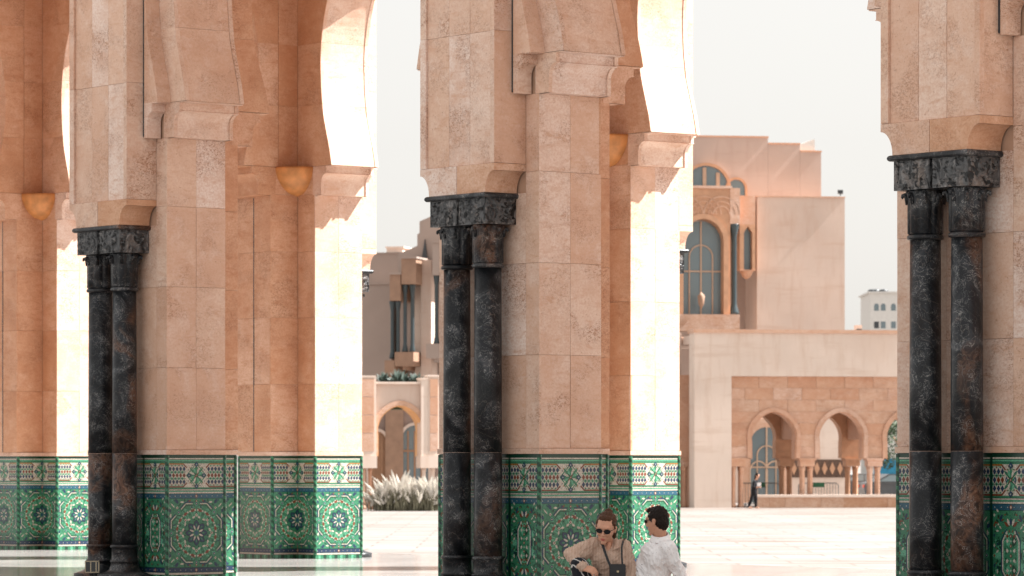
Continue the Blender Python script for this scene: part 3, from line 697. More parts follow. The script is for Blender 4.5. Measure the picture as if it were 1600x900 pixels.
# ------------------------------------------------------------ ground
b_ = MB(); b_.box(-4000, 4000, -1500, 5000, -1.5, -.44); tag(b_.build('plaza', 'plaza_paving'), kind='structure')
b_ = MB(); b_.box(-90, 90, -90, OUT2+2.4, -.6, 0); tag(b_.build('gallery_floor', 'floor_marble', None, uw(0, 0), RZ), kind='structure')
b_ = MB()
for k in range(2): b_.box(-90, 90, OUT2+2.4, OUT2+2.4+.34*(k+1), -.6, -.147*(2-k)-.0+.0005*k)
tag(b_.build('gallery_steps', 'floor_marble', None, uw(0, 0), RZ), kind='structure')
# ------------------------------------------------------------ socket at the left column base
p = Vector(uw(-1, -.60, -.02)); e = MB().box(-.10, .10, -.03, .03, .10, .27).build('floor_socket', 'dark_stone', None, (p.x, p.y, 0), RZ*0)
tag(e, 'small framed electric socket box at the foot of the left twin columns', 'socket')
b_ = MB()
for x in (-.1, -.02, .06, .1): b_.box(x-.006, x+.006, -.036, -.031, .10, .27)
for z in (.10, .262): b_.box(-.106, .106, -.036, -.0315, z-.006, z+.006)
b_.build('socket_frame', 'outlet', e)
# ------------------------------------------------------------ buildings across the plaza
simple('orange_soffit', (.72, .40, .17), .7)
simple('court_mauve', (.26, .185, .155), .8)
simple('oriel_brown', (.30, .18, .12), .7)
class Frame:
    def __init__(s, px, Z0, phi): s.c, s.s = math.cos(phi), math.sin(phi); s.Z0 = Z0; s.X0 = (px-800)/F*Z0; s.phi = phi
    def x(s, px, d=0):
        k = (px-800)/F; return (k*(s.Z0+d*s.c)-(s.X0-d*s.s))/(s.c-k*s.s)
    def z(s, px, y, d=0): return EYE+(YH-y)*(s.Z0+d*s.c+s.x(px, d)*s.s)/F
    def root(s, name, label, cat, group=None): return empty(name, (s.X0, s.Z0, 0), s.phi, label, cat, group)
GZ0 = -.44
def arch_pts(hw, z0, zc, n=12, tip=.08, pinch=.9):
    """half outline (x>=0) of a horseshoe arch from the foot up to the crown"""
    r = hw; L = []
    for i in range(n+1):
        a = -.20+(math.pi/2+.20)*i/n
        x, z = r*math.cos(a), zc+r*math.sin(a)
        if i == 0: x0_ = x
        L.append((x, z+(tip*hw*(max(0, math.sin(a))**6))))
    return [(x0_, z0)] + L
def arch_outline(cx, L): return [(cx-x, z) for x, z in L] + [(cx+x, z) for x, z in L[::-1][1:]]
def half_at(L, z):
    if z <= L[0][1] or z <= L[1][1]: return L[0][0]
    for (xa, za), (xb, zb) in zip(L[1:], L[2:]):
        if za <= z <= zb: return xa+(xb-xa)*(z-za)/max(1e-6, zb-za)
    return 0
def wall_with_arches(x0, x1, z0, z1, arches, y0, y1):
    """one wall plate: outline with openings that reach the foot"""
    pts = [(x0, z0)]
    for cx, L in arches: pts += [(cx-L[0][0], z0)] + arch_outline(cx, L)[1:-1] + [(cx+L[0][0], z0)]
    pts += [(x1, z0), (x1, z1), (x0, z1)]
    return MB().prism(pts, y0, y1, 'y')
def ring(cx, Li, wd, y0, y1, foot=None):
    b_ = MB(); A_ = arch_outline(cx, Li); n = len(A_)
    Bo = []
    for i, (x, z) in enumerate(A_):
        p = Vector(A_[max(0, i-1)]); q = Vector(A_[min(n-1, i+1)]); d_ = (q-p).normalized(); Bo.append((x-d_.y*wd, z+d_.x*wd))
    if foot is not None: pass
    for i in range(n-1): b_.prism([A_[i], A_[i+1], Bo[i+1], Bo[i]], y0, y1, 'y')
    return b_
def arched_window(parent, cx, z0, hw, zc, y, mull=True, mat='window_frame', depth=.25):
    L = [(hw, z0)]+[(hw*math.cos(a), zc+hw*math.sin(a)*1.05) for a in [math.pi/2*i/10 for i in range(11)]]
    o = MB().prism(arch_outline(cx, L), y+depth, y+depth+.05, 'y').build('window_pane', 'window_glass', parent)
    if mull:
        b_ = MB(); w_ = .075
        b_.box(cx-w_/2, cx+w_/2, y+depth-.08, y+depth-.001, z0, zc+hw*1.03)
        zt = z0+(zc-z0)*.60
        b_.box(cx-hw*.99, cx+hw*.99, y+depth-.07, y+depth-.002, zt-w_/2, zt+w_/2)
        b_.build('window_mullion', mat, parent)
        hw2 = hw*.55; L2 = [(hw2, z0+.05)]+[(hw2*math.cos(a), zt+(zc-zt)*.5+hw2*math.sin(a)) for a in [math.pi/2*i/8 for i in range(9)]]
        ring(cx, L2, w_*.8, y+depth-.075, y+depth-.003).build('window_tracery', mat, parent)
    return o
# --- low building with the small arcade
fr = Frame(1085, 182.5, R(9))
lb = fr.root('arcade_building', 'low peach building across the plaza with three small horseshoe arches in a stone panel', 'building')
xl, xp = 0.0, fr.x(1143); xr = fr.x(1500)
zt = fr.z(1240, 520.5); zp = fr.z(1240, 588)
b_ = MB(); b_.box(xl, xp, 0, 1.2, GZ0, zp); b_.box(xl, xr, 0.001, 1.199, zp, zt); b_.build('wall', 'plaster_pale', lb)
b_ = MB(); b_.box(xl-.06, xr, -.10, 1.3, zt, zt+.16); b_.build('cornice', 'bgstone', lb)
b_ = MB(); b_.box(xl+.05, xr, 1.21, 9.0, zt-.5, zt-.1); b_.build('roof', 'plaster', lb)
dr = .30
cxs = [fr.x(v, dr) for v in (1209, 1314.5, 1420)]; hw = (fr.x(1350, dr)-fr.x(1279, dr))/2
zc_ = fr.z(1314, 683, dr); zs = fr.z(1314, 716, dr)
La = arch_pts(hw, zs, zc_)
MBw = wall_with_arches(xp, xr, zs, zp, [(c, La) for c in cxs], dr+.04, dr+.75); MBw.build('arcade_wall', 'mortar', lb)
for i, c in enumerate(cxs): ring(c, La, .20, dr-.07, dr+.05).build('arch_moulding', 'bgstone', lb)
for c in cxs: ring(c, [(x-.05, z-.03) for x, z in La], .05, dr+.02, dr+.76).build('arch_soffit', 'bgstone', lb)
Lo = [(x+.20, z) for x, z in La]
top = zc_+hw*1.08+.20; rows = [zs+k*(zp-zs)/7 for k in range(8)]
for k in range(7):
    z0, z1 = rows[k]+.004, rows[k+1]-.004; zz = samples(z0, z1, 5)
    edges = [(xp+.01, None)]
    def hwz(z):
        if z > top-.02: return 0
        h_ = half_at([(x+.20 if z_ < zc_ else x*(1+.20/hw), z_ if z_ < zc_ else zc_+(z_-zc_)*(1+.20/(hw*1.08))) for x, z_ in La], z); return h_
    if z0 > top-.3:
        nx = 8; off = (k % 2)*.5
        xs = [xp+.01]+[xp+(xr-xp)*(j+off)/nx for j in range(1 if off == 0 else 0, nx)]+[xr]
        for a, c in zip(xs, xs[1:]):
            if c-a > .2: MB().prism([(a+.006, z0), (c-.006, z0), (c-.006, z1), (a+.006, z1)], dr+random.uniform(-.006, .006), dr+.05, 'y').build('stone_slab', 'bgstone', lb)
    else:
        bounds = [xp+.01]+cxs+[xr]
        for j in range(len(bounds)-1):
            a_, b2 = bounds[j], bounds[j+1]
            Lf = (lambda z, a_=a_, j=j: a_ if j == 0 else a_+hwz(z)+.006); Rf = (lambda z, b2=b2, j=j: b2-hwz(z)-.006 if j < 3 else xr)
            wid = min(Rf(z)-Lf(z) for z in zz)
            if wid < .05: continue
            cuts_ = [0, 1] if wid < 1.5 or k % 2 else [0, .5, 1]
            for t0, t1 in zip(cuts_, cuts_[1:]):
                lp = [(Lf(z)+(Rf(z)-Lf(z))*t0+(.006 if t0 else 0), z) for z in zz]; rp = [(Lf(z)+(Rf(z)-Lf(z))*t1-(.006 if t1 < 1 else 0), z) for z in zz]
                MB().prism(lp+rp[::-1], dr+random.uniform(-.006, .006), dr+.05, 'y').build('stone_slab', 'bgstone', lb)
def small_support(parent, cx, y, zs, z0, wd, mats=('bgstone', 'bgstone')):
    b_ = MB(); b_.box(cx-wd/2-.06, cx+wd/2+.06, y-.08, y+.70, zs-.10, zs+.002); b_.box(cx-wd/2, cx+wd/2, y-.03, y+.64, zs-.38, zs-.10); b_.build('impost', mats[0], parent)
    for sx in (-1, 1):
        c_ = MB()
        for yy in (y+.10, y+.52): c_.lathe([(.12, z0), (.12, z0+.12), (.085, z0+.17), (.08, zs-.62), (.10, zs-.56), (.13, zs-.385)], cx+sx*wd*.27, yy, 10)
        c_.build('colonnette', mats[1], parent)
mids = [xp+.38, (cxs[0]+cxs[1])/2, (cxs[1]+cxs[2])/2, cxs[2]+(cxs[1]-cxs[0])/2]
for c in mids: small_support(lb, c, dr, zs, GZ0, .70)
# inner row of the small arcade, 4 m behind
di = 4.3
MBw = wall_with_arches(xp-1.5, xr, zs, zp, [(c, La) for c in cxs], dr+di, dr+di+.7); MBw.build('inner_arcade_wall', 'frame_brown', lb)
for c in mids: small_support(lb, c, dr+di, zs, GZ0, .70, ('frame_brown', 'frame_brown'))
for c in mids[1:3]:
    b_ = MB(); b_.box(c-.30, c+.30, dr+.8, dr+di-.05, zs+.9, zp); b_.build('cross_rib', 'bgstone', lb)
# side wing left of it, set back
b_ = MB(); x0 = fr.x(1040, 2.0); x1 = fr.x(1082, 2.0)
b_.box(x0, x1, 2.0, 3.0, fr.z(1075, 716, 2), fr.z(1075, 586, 2)); b_.build('side_stone_panel', 'bgstone', lb)
b_ = MB(); b_.box(x0, xl-.02, 2.9, 4.0, fr.z(1075, 586, 2)+.01, fr.z(1075, 519, 2)); b_.build('side_wall', 'plaster', lb)
b_ = MB(); b_.box(x0, x1-.1, 2.6, 3.0, GZ0, fr.z(1075, 728, 2)); b_.build('dark_opening', 'frame_dark', lb)
small_support(lb, fr.x(1074, 2.0), 2.0, fr.z(1075, 716, 2), GZ0, .4)
# bench wall of long stones
bw_ = fr.root('stone_bench_wall', 'long low wall of peach stone blocks in front of the small arches', 'low wall')
xa, xb = fr.x(1184, -1.0), fr.x(1480, -1.0); zb = fr.z(1300, 773, -1.0)
xs = [xa, xa+.55, xa+1.3, xa+3.0, xa+4.1, xa+6.2, xb]
b_ = MB(); b_.box(xa+.02, xb, -.98, -.32, GZ0, zb-.12); b_.build('wall_core', 'mortar', bw_)
for i, (a, c) in enumerate(zip(xs, xs[1:])):
    link('stone_block', slab_mesh(c-a-.012, zb-.12-GZ0, .1, 'bgbench'), bw_, ((a+c)/2, -1.0-(.01 if i == 5 else 0), (zb-.12+GZ0)/2))
MB().box(xa-.03, xb, -1.05, -.27, zb-.118, zb).build('wall_coping', 'plaster_pale', bw_)
# second building seen through the arches
f2 = Frame(1150, 204, R(9))
ib = f2.root('inner_court_building', 'pale wall with tall arched window seen through the small arches', 'building')
b_ = MB(); b_.box(f2.x(1120), f2.x(1322), 0, 4, GZ0, 7.0); b_.build('wall', 'plaster_pale', ib)
cxw = f2.x(1197); hww = (f2.x(1222)-f2.x(1172))/2
zc2 = f2.z(1197, 693)
MB().box(f2.x(1232), f2.x(1320), -.06, .0-.002, f2.z(1280, 746), f2.z(1280, 718)).build('tile_frieze', 'tile_frieze', ib)
for i in range(7):
    xx = f2.x(1240+i*12); MB().prism([(xx-.15, f2.z(1280, 732)), (xx, f2.z(1280, 742)), (xx+.15, f2.z(1280, 732)), (xx, f2.z(1280, 722))], -.09, -.061, 'y').build('frieze_star', 'frame_brown', ib)
Lw = [(hww, GZ0)]+[(hww*math.cos(a), zc2+hww*math.sin(a)) for a in [math.pi/2*i/10 for i in range(11)]]
ring(cxw, Lw, .45, -.12, -.002).build('window_surround', 'bgstone', ib)
MB().prism(arch_outline(cxw, Lw), -.045, -.003, 'y').build('window_reveal', 'frame_dark', ib)
arched_window(ib, cxw, GZ0, hww, zc2, -.32, True, 'window_frame')
zq = f2.z(1197, 722)
for sx in (-1, 1):
    L3 = [(hww*.5, zq-1.2)]+[(hww*.5*math.cos(a), zq-.5+hww*.6*math.sin(a)) for a in [math.pi/2*i/8 for i in range(9)]]
    ring(cxw+sx*hww*.5, L3, .06, -.16, -.075).build('window_tracery', 'window_frame', ib)
# --- tall building behind on the right
f3 = Frame(1183, 214, R(9))
tb = f3.root('tall_building', 'tall plain peach building with stepped roofline, arched window bay and black colonnette', 'building')
def bx(b_, pa, pb, ya, yb, d0, d1): 
    b_.box(f3.x(pa, d0), f3.x(pb, d0), d0, d1, f3.z((pa+pb)/2, yb, d0) if yb < 790 else GZ0, f3.z((pa+pb)/2, ya, d0))
b_ = MB(); bx(b_, 1183, 1320, 308, 800, 0, 8); b_.build('main_block', 'plaster', tb)
b_ = MB(); bx(b_, 1181, 1321, 306.4, 308.2, -.08, 8.1); b_.build('parapet', 'bgstone', tb)
b_ = MB(); bx(b_, 1020, 1200, 213, 800, 3.0, 14); bx(b_, 1200.2, 1250, 224.5, 800, 3.0, 13.9); bx(b_, 1250.2, 1283, 236.5, 800, 3.0, 13.8); b_.build('upper_block', 'plaster_mauve', tb)
b_ = MB()
for a, c, y in ((1020, 1201, 213), (1201.4, 1250.6, 224.5), (1251, 1284, 236.5)): bx(b_, a, c, y-1.5, y+1, 2.95, 14.05)
b_.build('parapet', 'bgstone', tb)
b_ = MB(); b_.prism([(f3.x(1246, 3.3), f3.z(1246, 236, 3.3)), (f3.x(1273, 3.3), f3.z(1273, 236, 3.3)), (f3.x(1273, 3.3), f3.z(1273, 217, 3.3)), (f3.x(1246, 3.3), f3.z(1246, 227, 3.3))], 3.3, 5.5, 'y'); b_.build('roof_hut', 'plaster_white', tb)
# oriel with the large window
b_ = MB()
cxo = f3.x(1099, -1.2); hwo = (f3.x(1131, -1.2)-f3.x(1068, -1.2))/2; zco = f3.z(1100, 378, -1.2)
Lo2 = [(hwo, f3.z(1100, 491, -1.2))]+[(hwo*math.cos(a), zco+hwo*1.12*math.sin(a)) for a in [math.pi/2*i/12 for i in range(13)]]
wall_with_arches(f3.x(1030, -1.2), f3.x(1141, -1.2), f3.z(1100, 491, -1.2), f3.z(1100, 294, -1.2), [(cxo, Lo2)], -1.2, -.2).build('oriel_wall', 'frame_brown', tb)
ring(cxo, Lo2, .28, -1.28, -1.19).build('window_surround', 'frame_brown', tb)
for k in range(3):                       # carved interlace over the window
    for m_ in (-1, 0, 1):
        r_ = .42+.26*k
        Lr = [(r_*math.cos(a), f3.z(1100, 338, -1.2)+.1+r_*math.sin(a)) for a in [math.pi/2*i/8 for i in range(9)]]
        ring(cxo+m_*1.0, Lr, .07, -1.25, -1.199).build('carved_arc', 'bgstone', tb)
arched_window(tb, cxo, f3.z(1100, 491, -1.2), hwo, zco, -.75, True)
b_ = MB(); b_.box(f3.x(1028, -1.3), f3.x(1144, -1.3), -1.32, -.1, f3.z(1100, 294, -1.3)+.002, f3.z(1100, 290, -1.3)); b_.build('oriel_cornice', 'bgstone', tb)
b_ = MB(); b_.box(f3.x(1140.5, -1.2), f3.x(1156, -1.2), -1.25, 2.9, f3.z(1148, 350, -1.2), f3.z(1148, 294, -1.2)); b_.build('pier_block', 'bgstone', tb)
b_ = MB(); xx = f3.x(1147, -1.0); za, zb2 = f3.z(1147, 491, -1), f3.z(1147, 350, -1)
b_.lathe([(.30, za), (.28, za+.12), (.17, za+.45), (.15, za+.6), (.15, zb2-.7), (.17, zb2-.6), (.30, zb2-.05), (.30, zb2)], xx, -1.0, 14); b_.build('black_colonnette', 'far_column', tb)
b_ = MB(); b_.box(f3.x(1030, -1.6), f3.x(1156, -1.6), -1.6, 0, f3.z(1100, 517, -1.6), f3.z(1100, 491, -1.6)-.002); b_.build('oriel_sill', 'bgbench', tb)
b_ = MB(); b_.lathe([(.02, f3.z(1098, 482, -1.9)), (.16, f3.z(1098, 474, -1.9)), (.20, f3.z(1098, 462, -1.9)), (.02, f3.z(1098, 456, -1.9))], f3.x(1098, -1.9), -1.5, 12); b_.build('hanging_lantern', 'oriel_brown', tb)
# high window of the upper block
cxu = f3.x(1103, 2.9); hwu = (f3.x(1138, 2.9)-f3.x(1070, 2.9))/2; z0u = f3.z(1100, 293, 2.9)
Lu = [(hwu, z0u)]+[(hwu*math.cos(a), z0u+(f3.z(1100, 259, 2.9)-z0u)*math.sin(a)) for a in [math.pi/2*i/12 for i in range(13)]]
MB().prism(arch_outline(cxu, Lu), 2.90, 2.97, 'y').build('window_pane', 'window_glass', tb)
ring(cxu, Lu, .16, 2.78, 2.96).build('window_surround', 'frame_brown', tb)
for px_ in (1101, 1104+18, 1080): b_ = MB(); b_.box(f3.x(px_, 2.8)-.10, f3.x(px_, 2.8)+.10, 2.82, 2.895, z0u, f3.z(px_, 262 if px_ == 1101 else 270, 2.9)); b_.build('window_mullion', 'window_frame', tb)
cxv = f3.x(1150, 2.9); z0v = f3.z(1150, 306, 2.9)
Lv = [(.5, z0v)]+[(.5*math.cos(a), z0v+.35+.55*math.sin(a)) for a in [math.pi/2*i/8 for i in range(9)]]
MB().prism(arch_outline(cxv, Lv), 2.90, 2.96, 'y').build('window_pane', 'window_glass', tb); ring(cxv, Lv, .13, 2.8, 2.95).build('window_surround', 'frame_brown', tb)
# narrow pointed window
b_ = MB(); b_.box(f3.x(1158, -.9), f3.x(1182.5, -.9), -.55, 2.95, f3.z(1170, 350, -.9), f3.z(1170, 305, -.9)); b_.build('window_head', 'bgstone', tb)
xa, xb = f3.x(1158, -.9), f3.x(1182.5, -.9); xc, xd = f3.x(1164.5, -.9), f3.x(1177.5, -.9); z1_, z0_ = f3.z(1170, 350, -.9), f3.z(1170, 421, -.9); xm = (xc+xd)/2
b_ = MB(); b_.prism([(xa, z0_), (xc, z0_), (xc, z1_-.45), (xm, z1_-.08), (xd, z1_-.45), (xd, z0_), (xb, z0_), (xb, z1_-.001), (xa, z1_-.001)], -.55, .5, 'y'); b_.build('window_surround', 'frame_brown', tb)
MB().box(xc, xd, -.1, -.05, z0_, z1_).build('window_pane', 'window_glass', tb)
b_ = MB(); b_.lathe([(.02, z0_-.5), (.22, z0_-.38), (.36, z0_-.12), (.40, z0_-.002)], xm, -.15, 14); b_.box(xa, xb, -.6, .2, z0_-.06, z0_-.001); b_.build('window_corbel', 'bgstone', tb)
e = empty('floodlight', (0, 0, 0), 0, 'small dark floodlight on the roof corner of the tall building', 'floodlight')
p = Vector((f3.X0, f3.Z0, 0))+Vector((f3.c, f3.s, 0))*f3.x(1313)+Vector((0, 0, f3.z(1313, 306)))
e.location = p; MB().box(-.14, .14, -.1, .1, .10, .32).build('lamp_head', 'dark_stone', e); MB().box(-.03, .03, -.03, .03, 0, .12).build('stand', 'metal_grey', e)
# --- far white block and roof box
f4 = Frame(1360, 430, 0)
wb = f4.root('white_apartment_block', 'far white building with small paired windows above the low peach roof', 'building')
b_ = MB(); b_.box(0, f4.x(1470), 0, 12, GZ0, f4.z(1380, 458)); b_.build('wall', 'plaster_white', wb)
b_ = MB(); b_.box(-.25, f4.x(1470), -.3, 12.2, f4.z(1380, 458)+.01, f4.z(1380, 455.5)); b_.build('parapet', 'plaster_white', wb)
for i, (px_, w_) in enumerate(((1369.5, 7.5), (1380, 7.5), (1396, 7.5))):
    x0 = f4.x(px_-w_/2); x1 = f4.x(px_+w_/2); z0_ = f4.z(1380, 485.5); z1_ = f4.z(1380, 478); r_ = (x1-x0)/2
    pts = [(x0, z0_), (x1, z0_)]+[((x0+x1)/2+r_*math.cos(a), z1_+r_*math.sin(a)) for a in [math.pi*i/8 for i in range(9)]]
    MB().prism(pts, -.02, .05, 'y').build('window', 'window_glass', wb)
    MB().box(x0, x1, -.02, .05, f4.z(1380, 513), f4.z(1380, 502.5)).build('window', 'window_glass' if i else 'dark_stone', wb)
b_ = MB()
for px_ in (1368, 1373, 1386): b_.lathe([(.5, f4.z(1380, 455.5)), (.5, f4.z(1380, 451)), (.2, f4.z(1380, 449.5))], f4.x(px_), 4, 10)
b_.build('roof_tanks', 'dark_stone', wb)['kind'] = 'stuff'
e = empty('roof_vent', (fr.X0, fr.Z0, 0), fr.phi, 'small vent box on the roof edge of the low peach building', 'vent')
MB().box(fr.x(1337.5, 3), fr.x(1347, 3), 3, 3.4, zt+.05, fr.z(1342, 508, 3)).build('vent_box', 'plaster', e)
MB().box(fr.x(1338, 3), fr.x(1346.5, 3), 2.97, 2.999, zt+.06, fr.z(1342, 514, 3)).build('vent_grille', 'dark_stone', e)
# ------------------------------------------------------------ buildings on the left beyond the plaza
g1 = Frame(568, 176, R(13))
gl = g1.root('garden_arch_wall', 'peach stone wall with one horseshoe arch and orange soffit behind white pampas grass', 'wall')
zs2 = g1.z(620, 712); cxa = g1.x(625.5); hwa = (g1.x(661)-g1.x(590))/2; zca = g1.z(620, 672)
Lg = arch_pts(hwa, zs2, zca, tip=.06)
wall_with_arches(g1.x(587), g1.x(665), zs2, g1.z(620, 600), [(cxa, Lg)], 0.1, .5).build('wall', 'plaster', gl)
ring(cxa, Lg, .22, .02, .11).build('arch_moulding', 'bgstone', gl)
ring(cxa, [(x-.04, z-.03) for x, z in Lg], .05, .09, 1.5).build('arch_soffit', 'orange_soffit', gl)
MB().box(g1.x(586), g1.x(658), -.05, .65, g1.z(620, 600)+.002, g1.z(620, 596.5)).build('coping', 'plaster_pale', gl)
for a, c, y in ((540, 587, 587), (657.3, 668, 590), (668.3, 700, 585.5)):
    b_ = MB(); b_.box(g1.x(a), g1.x(c), -.12, .8, zs2, g1.z(620, y+3)); b_.build('pier_block', 'plaster_pale', gl)
    MB().box(g1.x(a)-.03, g1.x(c)+.03-.05, -.16, .84, g1.z(620, y+3)+.002, g1.z(620, y)).build('coping', 'plaster_pale', gl)
for a, c in ((545, 583.5), (671, 683)):
    for k in range(4):
        z0_, z1_ = g1.z(620, 705-k*28.5), g1.z(620, 705-(k+1)*28.5+1)
        MB().box(g1.x(a), g1.x(c), -.15, -.121, z0_, z1_).build('stone_slab', 'bgstone', gl)
for c in (570, 580, 664, 678):
    b_ = MB(); b_.lathe([(.13, GZ0), (.13, GZ0+.15), (.09, GZ0+.2), (.085, zs2-.75), (.12, zs2-.55)], g1.x(c), .25, 12); b_.build('colonnette', 'plaster_pale' if c > 600 else 'bgstone', gl)
for a, c in ((540, 588), (656, 700)):
    MB().box(g1.x(a), g1.x(c), -.16, .85, zs2-.56, zs2-.002).build('impost', 'plaster_pale', gl)
# court wall seen through the arch
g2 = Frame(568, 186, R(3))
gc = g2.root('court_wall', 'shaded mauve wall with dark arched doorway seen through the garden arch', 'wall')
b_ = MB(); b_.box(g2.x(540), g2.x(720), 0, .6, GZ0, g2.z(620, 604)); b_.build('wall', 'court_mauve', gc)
for cx_, hw_, zz_ in ((648, 21, 690), (590, 13, 690)):
    cc = g2.x(cx_); hh = hw_/F*186; L_ = [(hh, GZ0)]+[(hh*math.cos(a), g2.z(620, zz_)+hh*1.2*math.sin(a)) for a in [math.pi/2*i/10 for i in range(11)]]
    MB().prism(arch_outline(cc, L_), -.03, -.002, 'y').build('doorway', 'window_glass' if cx_ > 600 else 'frame_dark', gc)
    ring(cc, L_, .14, -.14, -.001).build('door_surround', 'plaster', gc)
    b_ = MB(); 
    for q in (-.5, 0, .5): b_.box(cc+q*hh-.04, cc+q*hh+.04, -.07, -.031, GZ0, g2.z(620, zz_)+hh*.8)
    b_.box(cc-hh, cc+hh, -.072, -.032, g2.z(620, 706), g2.z(620, 703)); b_.build('door_frame', 'frame_dark', gc)
MB().box(g2.x(602), g2.x(630), -.16, -.003, GZ0, g2.z(620, 606)).build('pilaster', 'oriel_brown', gc)
# large building with twin-column oriels
g3_ = Frame(568, 205, R(-14))
hb = g3_.root('oriel_building', 'mauve grey building with black twin column oriels between the left and middle front piers', 'building')
def gx(b_, pa, pb, ya, yb, d0, d1): 
    pm = (pa+pb)/2; b_.box(g3_.x(pa, d0), g3_.x(pb, d0), d0, d1, g3_.z(pm, yb, d0) if yb < 790 else GZ0, g3_.z(pm, ya, d0))
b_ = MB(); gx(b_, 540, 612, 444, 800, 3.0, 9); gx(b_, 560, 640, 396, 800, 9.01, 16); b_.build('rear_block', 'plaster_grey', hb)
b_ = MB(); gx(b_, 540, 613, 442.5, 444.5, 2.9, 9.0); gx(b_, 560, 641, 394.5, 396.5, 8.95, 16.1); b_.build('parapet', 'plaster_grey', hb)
b_ = MB(); gx(b_, 604, 629, 387, 396, 10, 13); gx(b_, 602, 631, 385, 387.5, 9.9, 13.1); b_.build('roof_hut', 'plaster_pale', hb)
X3 = lambda p_, d=2.5: g3_.x(p_, d); Z3 = lambda p_, y, d=2.5: g3_.z(p_, y, d)
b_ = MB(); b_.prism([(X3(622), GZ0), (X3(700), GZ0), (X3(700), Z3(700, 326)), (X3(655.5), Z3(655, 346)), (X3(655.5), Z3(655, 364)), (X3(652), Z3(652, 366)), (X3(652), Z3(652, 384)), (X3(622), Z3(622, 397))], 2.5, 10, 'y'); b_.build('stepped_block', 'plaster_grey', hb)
MB().prism([(X3(659.5), Z3(660, 405)), (X3(668.5), Z3(668, 405)), (X3(664.5), Z3(664, 374))], 2.40, 2.498, 'y').build('pointed_window', 'dark_stone', hb)
b_ = MB(); gx(b_, 657.6, 674, 406, 800, 1.2, 2.45); b_.build('front_pier', 'plaster', hb)
b_ = MB(); gx(b_, 648, 657.4, 410, 800, 1.9, 2.48); b_.build('pale_strip', 'plaster_pale', hb)
for (pa, pb, ya, yb, cols_, yc, ba, bb_, by0, by1, mat_) in ((609, 625.5, 428, 470, (613, 622), 560, 601, 616, 563, 585, 'oriel_brown'), (627, 650, 403, 444, (633, 644.5), 550, 616.5, 646, 550, 572, 'oriel_brown'), (675.5, 695, 378, 430, (682, 692), 537, 666, 696, 537, 560, 'plaster_grey')):
    d0 = .0 if pa != 675.5 else -.2
    b_ = MB(); gx(b_, pa, pb, ya, yb, d0, 3.0); b_.build('oriel_head', mat_, hb)
    gx2 = MB(); gx(gx2, pa-1, pb+1, ya-2, ya+.8, d0-.1, 3.1); gx2.build('oriel_cornice', 'plaster_grey', hb)
    for c in cols_:
        xx = g3_.x(c, d0+.35); z1_, z0_ = g3_.z(c, yb, d0), g3_.z(c, yc, d0); rr = .10
        MB().lathe([(.17, z0_), (.16, z0_+.1), (rr, z0_+.4), (rr, z1_-.5), (rr*1.2, z1_-.4), (.17, z1_-.05), (.17, z1_)], xx, d0+.35, 12).build('black_colonnette', 'far_column', hb)
    b_ = MB(); gx(b_, ba, bb_, by0, by1, d0-.1, 2.9); gx(b_, (ba+bb_)/2-2, (ba+bb_)/2+3, by1, by1+6, d0+.1, 2.9); b_.build('oriel_base', mat_, hb)
# ------------------------------------------------------------ planting
def blades(name, mat, roots, n, h, lean, wd, label, cat, parent=None):
    b_ = MB(); rnd = random.Random(3)
    for i in range(n):
        x0, y0, z0 = rnd.choice(roots); x0 += rnd.gauss(0, .28); y0 += rnd.gauss(0, .25)
        a = rnd.uniform(0, 6.283); le = rnd.uniform(.2, 1)*lean; hh = h*rnd.uniform(.55, 1.1); w_ = wd*rnd.uniform(.6, 1.3)
        P_ = [Vector((x0+math.cos(a)*le*t*t, y0+math.sin(a)*le*t*t, z0+hh*t)) for t in (0, .35, .7, 1)]
        s_ = Vector((-math.sin(a), math.cos(a), 0)) if rnd.random() > .5 else Vector((1, 0, 0))
        ws = (w_*.5, w_, w_*.8, .004)
        vs = [q for p_, k in zip(P_, ws) for q in (p_-s_*k, p_+s_*k)]
        b_.add(vs, [(0, 1, 3, 2), (2, 3, 5, 4), (4, 5, 7, 6)])
    return tag(b_.build(name, mat, parent), label, cat)
roots = [(((596+8.6*k)-800)/F*171, 171+.5*(k % 2), GZ0) for k in range(11)]
e = empty('pampas_grass', (0, 0, 0), 0, 'bank of feathery white pampas grass in front of the garden arch', 'grass')
blades('leaf_tuft', 'pampas_leaf', roots, 900, .95, .6, .02, None, None, e)['kind'] = 'stuff'
b_ = MB(); rnd = random.Random(5)
for i in range(260):
    x0, y0, z0 = rnd.choice(roots); x0 += rnd.gauss(0, .26); y0 += rnd.gauss(0, .25)
    k = (x0/y0*F+800-583)/100
    hh = (.85+.55*math.sin(min(1, max(0, k*2.2))*math.pi/2))*rnd.uniform(.45, 1.3)*(1 if k < .45 else .86)
    le = rnd.gauss(-.12, .38); le2 = rnd.gauss(0, .15); 
    P_ = [Vector((x0+le*t*t, y0+le2*t*t, z0+hh*t)) for t in (.45, .6, .8, 1)]
    for s_ in (Vector((1, 0, 0)), Vector((0, 1, 0))):
        ws = (.01, .06, .085, .006); vs = [q for p_, k_ in zip(P_, ws) for q in (p_-s_*k_, p_+s_*k_)]
        b_.add(vs, [(0, 1, 3, 2), (2, 3, 5, 4), (4, 5, 7, 6)])
b_.build('plume', 'pampas', e)['kind'] = 'stuff'
